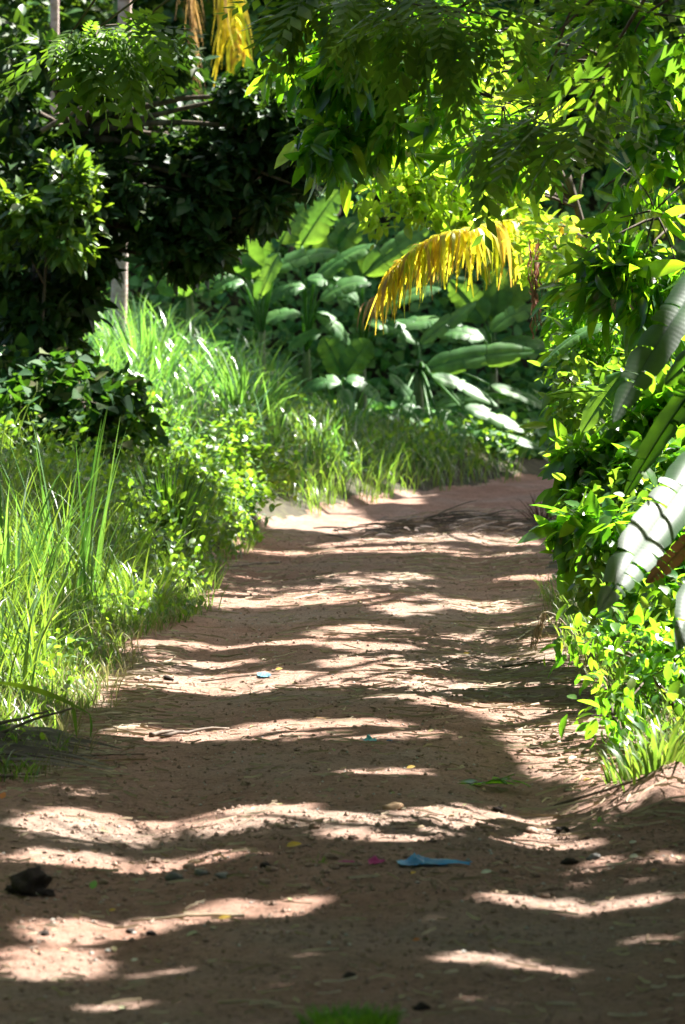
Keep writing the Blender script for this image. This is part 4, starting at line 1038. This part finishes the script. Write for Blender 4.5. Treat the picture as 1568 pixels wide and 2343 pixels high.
tag(lt.build('straw_litter', M['straw']), 'thin dry straw and stalk litter scattered over the road', kind='stuff')
lf_ = MB()
x, y = region(1500, -1.9, 1.9, 12, 38, lambda x, y: (np.abs(road_s(x, y)) > 1.1) | (rng.random(len(x)) < .35))
pos = np.stack([x, y, height(x, y) + .008], -1)
d = rdir(len(x)); d[:, 2] *= .15
instance(lf_, TPL_ELL, pos, d, UPV + rdir(len(x)) * .25, .025 + .035 * rng.random(len(x)))
tag(lf_.build('leaf_litter', leaf_mat('litter_leaf', [(.10, .06, .03), (.20, .13, .07), (.34, .30, .12), (.16, .22, .06), (.4, .36, .24)], [(.2, .15, .05)], .15, .6, .3)), 'small fallen leaf bits scattered over the road', kind='stuff')

def leaf_thing(u, v, L, ang, mat, label, tpl=TPL_ELL, tilt=.3, lift=.01):
    p = G(u, v) + np.array([0, 0, lift])
    mb = MB()
    instance(mb, tpl, p[None], np.array([[math.cos(ang), math.sin(ang), tilt]]), np.array([[0, -.6, .8]]), L)
    tag(mb.build('fallen_leaf', mat), label, 'leaf', 'fallen leaves on the road')
yl, ol, gl, wl, pk = plain_mat('yellow_leaf', (.55, .36, .03)), plain_mat('orange_leaf', (.5, .16, .02)), plain_mat('green_fallen_leaf', (.13, .30, .03)), plain_mat('whitish_leaf', (.55, .56, .40)), plain_mat('brown_leaf', (.32, .13, .04))
for a in [(210, 2040, .05, 1.2, gl, 'upright green leaf on the dark foreground dirt near the large clod', TPL_OVAL, 1.0), (655, 1942, .07, .2, yl, 'yellow-brown leaf at the shaded edge left of the green sprig'),
          (940, 2005, .035, .8, yl, 'small orange-yellow leaf just below the blue rag'), (1375, 1768, .07, .3, pk, 'big brown leaf lying near the right verge', TPL_OVAL, .8), (1165, 1515, .06, .4, yl, 'small yellow leaf on the sunlit right of the road'),
          (1370, 1888, .045, 1.3, gl, 'small upright lime leaf on the right of the road', TPL_ELL, .9), (1440, 1967, .05, .2, wl, 'pale green leaf at the right, above the dark lump row'), (1490, 1998, .03, .3, yl, 'small yellow leaf at the far right of the foreground'),
          (1100, 2003, .05, .1, wl, 'pale leaf on the weak light strip right of the blue rag'), (500, 2108, .05, .1, yl, 'yellowish stalk leaf on the sunlit strip at lower left'), (370, 2355, .03, .3, wl, 'pale leaf bit at the bottom left'),
          (300, 2205, .03, .5, wl, 'small whitish leaf at lower left in dull light'), (250, 2090, .03, .4, yl, 'yellow leaf bit on the lower left shade line'), (945, 2158, .03, .2, ol, 'orange leaf bit right of centre in the near dirt'), (930, 1762, .05, .2, yl, 'pale yellow leaf on the narrow sunlit strip'),
          (1060, 1500, .05, .2, yl, 'yellow leaf in the right wheel rut'), (1440, 1935, .045, .6, wl, 'whitish leaf low on the right mound'), (630, 1536, .05, .2, yl, 'yellow leaf beside the faint blue scrap'), (3, 1833, .05, 1.2, ol, 'orange leaf at the left edge below the stick pile', TPL_OVAL, .9),
          (1335, 1790, .04, .2, yl, 'tiny yellow leaf near the right verge grass'), (1300, 1740, .05, .2, wl, 'pale yellow blade on the right of the road')]:
    leaf_thing(*a)

# green leafy sprig
def sprig(mb):
    p = G(1130, 1805)
    mb.tube(bez(p + np.array([-.13, .02, .01]), p + np.array([0, 0, .03]), p + np.array([.10, .02, .07]), 6), np.linspace(.006, .003, 6), 5)
    n = 17; pos = p + np.stack([np.linspace(-.12, .1, n), .02 * rng.normal(size=n), .015 + .035 * rng.random(n)], -1)
    d = np.stack([rng.normal(size=n), .6 * rng.normal(size=n), .25 * rng.random(n)], -1)
    instance(mb, TPL_LONG, pos, d, UPV + rdir(n) * .4, .09 + .05 * rng.random(n))
one('leafy_sprig', 'fallen sprig of green leaves on the right of the road', 'sprig', 'shrub', sprig)

def rag(p, sx, sy, hz, seed, tail=0):
    def fn(mb):
        r = np.random.default_rng(seed)
        a, b = np.meshgrid(np.linspace(-1, 1, 26), np.linspace(-1, 1, 16), indexing='ij')
        ed = 1 - .25 * vnoise(a * 3 + seed, b * 3)
        x = p[0] + a * sx * ed + tail * np.clip(a, 0, 1) ** 2 + .02 * fbm(a * 3, b * 3, 3, seed); y = p[1] + b * sy * ed * (1 - (.8 if tail else .5) * np.clip(a, 0, 1))
        base = height(x, y)
        env = np.exp(-(((a + .25) / .45) ** 2 + (b / .7) ** 2))
        z = base + .010 + hz * env * (.65 + 1.6 * fbm(a * 5, b * 5, 3, seed + 3)) + hz * .25 * np.clip(a, 0, 1) * (1 + fbm(a * 6, b * 3, 2, seed)) * (1 - b * b) + .012 * np.abs(fbm(a * 7, b * 7, 2, seed + 5)) 
        mb.grid(np.stack([x, y, z], -1))
    return fn
one('plastic_rag', 'crumpled bright blue plastic rag lying on the road', 'rag', plain_mat('blue_plastic', (.005, .22, .46), .4, .2), rag(G(960, 1979), .10, .09, .045, 4, .12))
one('plastic_rag', 'small magenta rag scrap just left of the blue rag', 'rag', plain_mat('magenta_cloth', (.36, .01, .14), .6), rag(G(862, 1976), .035, .06, .02, 9))
one('plastic_rag', 'flat magenta scrap beside the green grass sprig', 'rag', plain_mat('magenta_cloth', (.30, .01, .12), .6), rag(G(792, 1982), .04, .05, .012, 12))
one('paper_scrap', 'pale turquoise paper scrap standing on the sunlit road', 'scrap', plain_mat('turquoise_paper', (.10, .42, .46), .5), rag(G(847, 1698), .036, .04, .03, 15))
one('paper_scrap', 'flat pale blue scrap far on the sunlit left of the road', 'scrap', plain_mat('pale_blue_paper', (.10, .30, .42), .5), rag(G(605, 1549), .05, .10, .008, 18))
one('plastic_rag', 'tiny dark blue scrap beside the turquoise paper', 'rag', plain_mat('dark_blue_plastic', (.02, .12, .3), .4), rag(G(892, 1700), .014, .02, .012, 21))

# sticks
def stick(u0, v0, u1, v1, r, label, Y=None, mat='twig', arch=.02):
    if Y: a, b = P(u0, v0, Y), P(u1, v1, Y)
    else: a, b = G(u0, v0) + np.array([0, 0, r]), G(u1, v1) + np.array([0, 0, r])
    def fn(mb):
        pts = bez(a, (a + b) / 2 + np.array([.02 * rng.normal(), .02 * rng.normal(), arch]), b, 9)
        if not Y: pts[:, 2] = np.maximum(pts[:, 2], height(pts[:, 0], pts[:, 1]) + r * .6)
        mb.tube(pts + rng.normal(size=pts.shape) * r * .25, np.linspace(r, r * .5, 9), 6)
    one('stick', label, 'stick', mat, fn, 'fallen sticks')
stick(-40, 1668, 112, 1588 + 40, .012, 'dark stick rising highest out of the pile at the left edge', 19.6)
stick(-30, 1692, 165, 1618, .011, 'long dark stick leaning over the left grass, below the highest one', 19.5)
stick(-40, 1760, 210, 1718, .013, 'grey stick lying flat across the left road edge')
stick(-40, 1712, 70, 1700, .010, 'short pale stick above the flat grey stick')
stick(-30, 1745, 330, 1728, .007, 'thin stick pointing into the road from the stick pile')
stick(-40, 1790, 110, 1775, .012, 'lowest thick stick of the pile at the left edge')
stick(-20, 1770, 95, 1735, .010, 'brown stick crossing the middle of the pile')
stick(370, 1690, 525, 1670, .012, 'brown bark strip on the left part of the road')
stick(345, 1688, 415, 1682, .014, 'short dark curled bark piece left of the bark strip')
stick(460, 1562, 640, 1545, .006, 'thin dark twig on the sunlit far left of the road')
stick(560, 2100, 300, 2112, .008, 'pale bent stalk on the lower left sunlit strip', mat='straw')
stick(500, 2298, 640, 2310, .006, 'pale green thin stalk near the bottom edge', mat='straw')
stick(1480, 2160, 1568, 2165, .006, 'thin pale stalk at the lower right edge', mat='straw')
stick(1010, 1522, 1110, 1500, .01, 'dark twig in the right rut of the road')
stick(1150, 1530, 1310, 1512, .010, 'dark root-like stick across the sunlit right road edge')
stick(1270, 1848, 1568, 1760, .009, 'long brown twig climbing the soil mound at the right')
stick(640, 1290, 520, 1302, .012, 'short dark stick at the left edge before the bend')
stick(380, 1316, 470, 1308, .012, 'dark stick lying in the shade at the left edge of the road')
stick(1180, 1470, 1290, 1402, .008, 'pale stalk lying up the right road edge', mat='straw')

# straw seed heads beside the right rut
sh = MB()
for (u, v0, v1) in [(1226, 1415, 1478), (1234, 1412, 1450), (1216, 1440, 1478)]:
    a, b = P(u + 14, v0 - 12, 25), P(u, v1, 25)
    sh.tube(bez(a, (a + b) / 2 + np.array([-.02, 0, .02]), b, 7), .003, 4)
    n = 60; t = rng.random(n)[:, None]; pos = a * (1 - t) + b * t + rng.normal(size=(n, 3)) * .006
    instance(sh, TPL_LONG, pos, np.array([0, 0, -1.0]) + rdir(n) * .5, rdir(n), .03)
a = P(1240, 1403, 25); sh.tube(bez(a, a + np.array([.1, 0, .06]), on(1.62, 25.1), 7), .004, 4)
tag(sh.build('seed_head', M['straw']), 'straw-coloured drooping grass seed heads hanging over the right rut', 'seed head')

# dry palm litter at the bend
def dryheap(mb):
    c = on(1.15, 37.4)
    for k in range(260):
        a = c + np.array([.55 * rng.normal(), .45 * rng.normal(), 0]); a[2] = float(height(a[0], a[1])) + .03 + .10 * rng.random()
        an = rng.normal() * .6 + .1
        d = np.array([math.cos(an), math.sin(an), -.05 + .12 * rng.normal()]) * (.2 + .35 * rng.random())
        q = bez(a, a + d / 2 + UPV * .05, a + d, 6); q[:, 2] = np.maximum(q[:, 2], height(q[:, 0], q[:, 1]) + .006)
        w = .003 + .006 * rng.random(); sv = np.array([0, .4, .9]) * w * np.array([.6, 1, 1, .8, .5, .2])[:, None]
        mb.grid(np.stack([q - sv, q + sv], 1))
one('palm_litter', 'heap of grey-brown dead palm leaves at the right where the road bends', 'dead leaves', leaf_mat('dead_palm', [(.05, .035, .028), (.09, .07, .058), (.16, .13, .11)], [(.2, .15, .1)], .1, .6, .3), dryheap)
def deadbush(mb):
    c = on(P(1235, 1180, 39)[0], 38.6)
    for k in range(70):
        an = rng.random() * 6.28; tl = .25 + .8 * rng.random()
        d = np.array([math.cos(an) * math.sin(tl), math.sin(an) * math.sin(tl), math.cos(tl)]) * (.2 + .25 * rng.random())
        mb.tube(bez(c, c + d * .55 + UPV * .05, c + d, 5), np.linspace(.005, .002, 5), 4)
one('dead_bush', 'reddish-brown dead spiky bush at the right end of the visible road', 'bush', solid_mat('dead_twigs', [(.3, (.05, .02, .015)), (.7, (.14, .07, .05))], 10), deadbush)
def leftpile(mb):
    for k in range(70):
        a = np.array([-2.0 + .35 * rng.random(), 18.9 + 1.1 * rng.random(), 0]); a[2] = float(height(a[0], a[1])) + .02 + .09 * rng.random()
        an = rng.normal() * .35
        d = np.array([math.cos(an), math.sin(an), -.12]) * (.2 + .35 * rng.random())
        q = bez(a, a + d / 2 + UPV * .04, a + d, 6); q[:, 2] = np.maximum(q[:, 2], height(q[:, 0], q[:, 1]) + .006)
        w = .004 + .010 * rng.random(); sv = np.array([0, .4, .9]) * w * np.array([.6, 1, 1, .8, .5, .2])[:, None]
        mb.grid(np.stack([q - sv, q + sv], 1))
one('palm_litter', 'pile of dry greyish palm leaves and stalks at the left road edge', 'dead leaves', leaf_mat('dead_palm_grey', [(.09, .07, .06), (.18, .15, .13), (.3, .26, .23)], [(.2, .15, .1)], .1, .6, .3), leftpile)
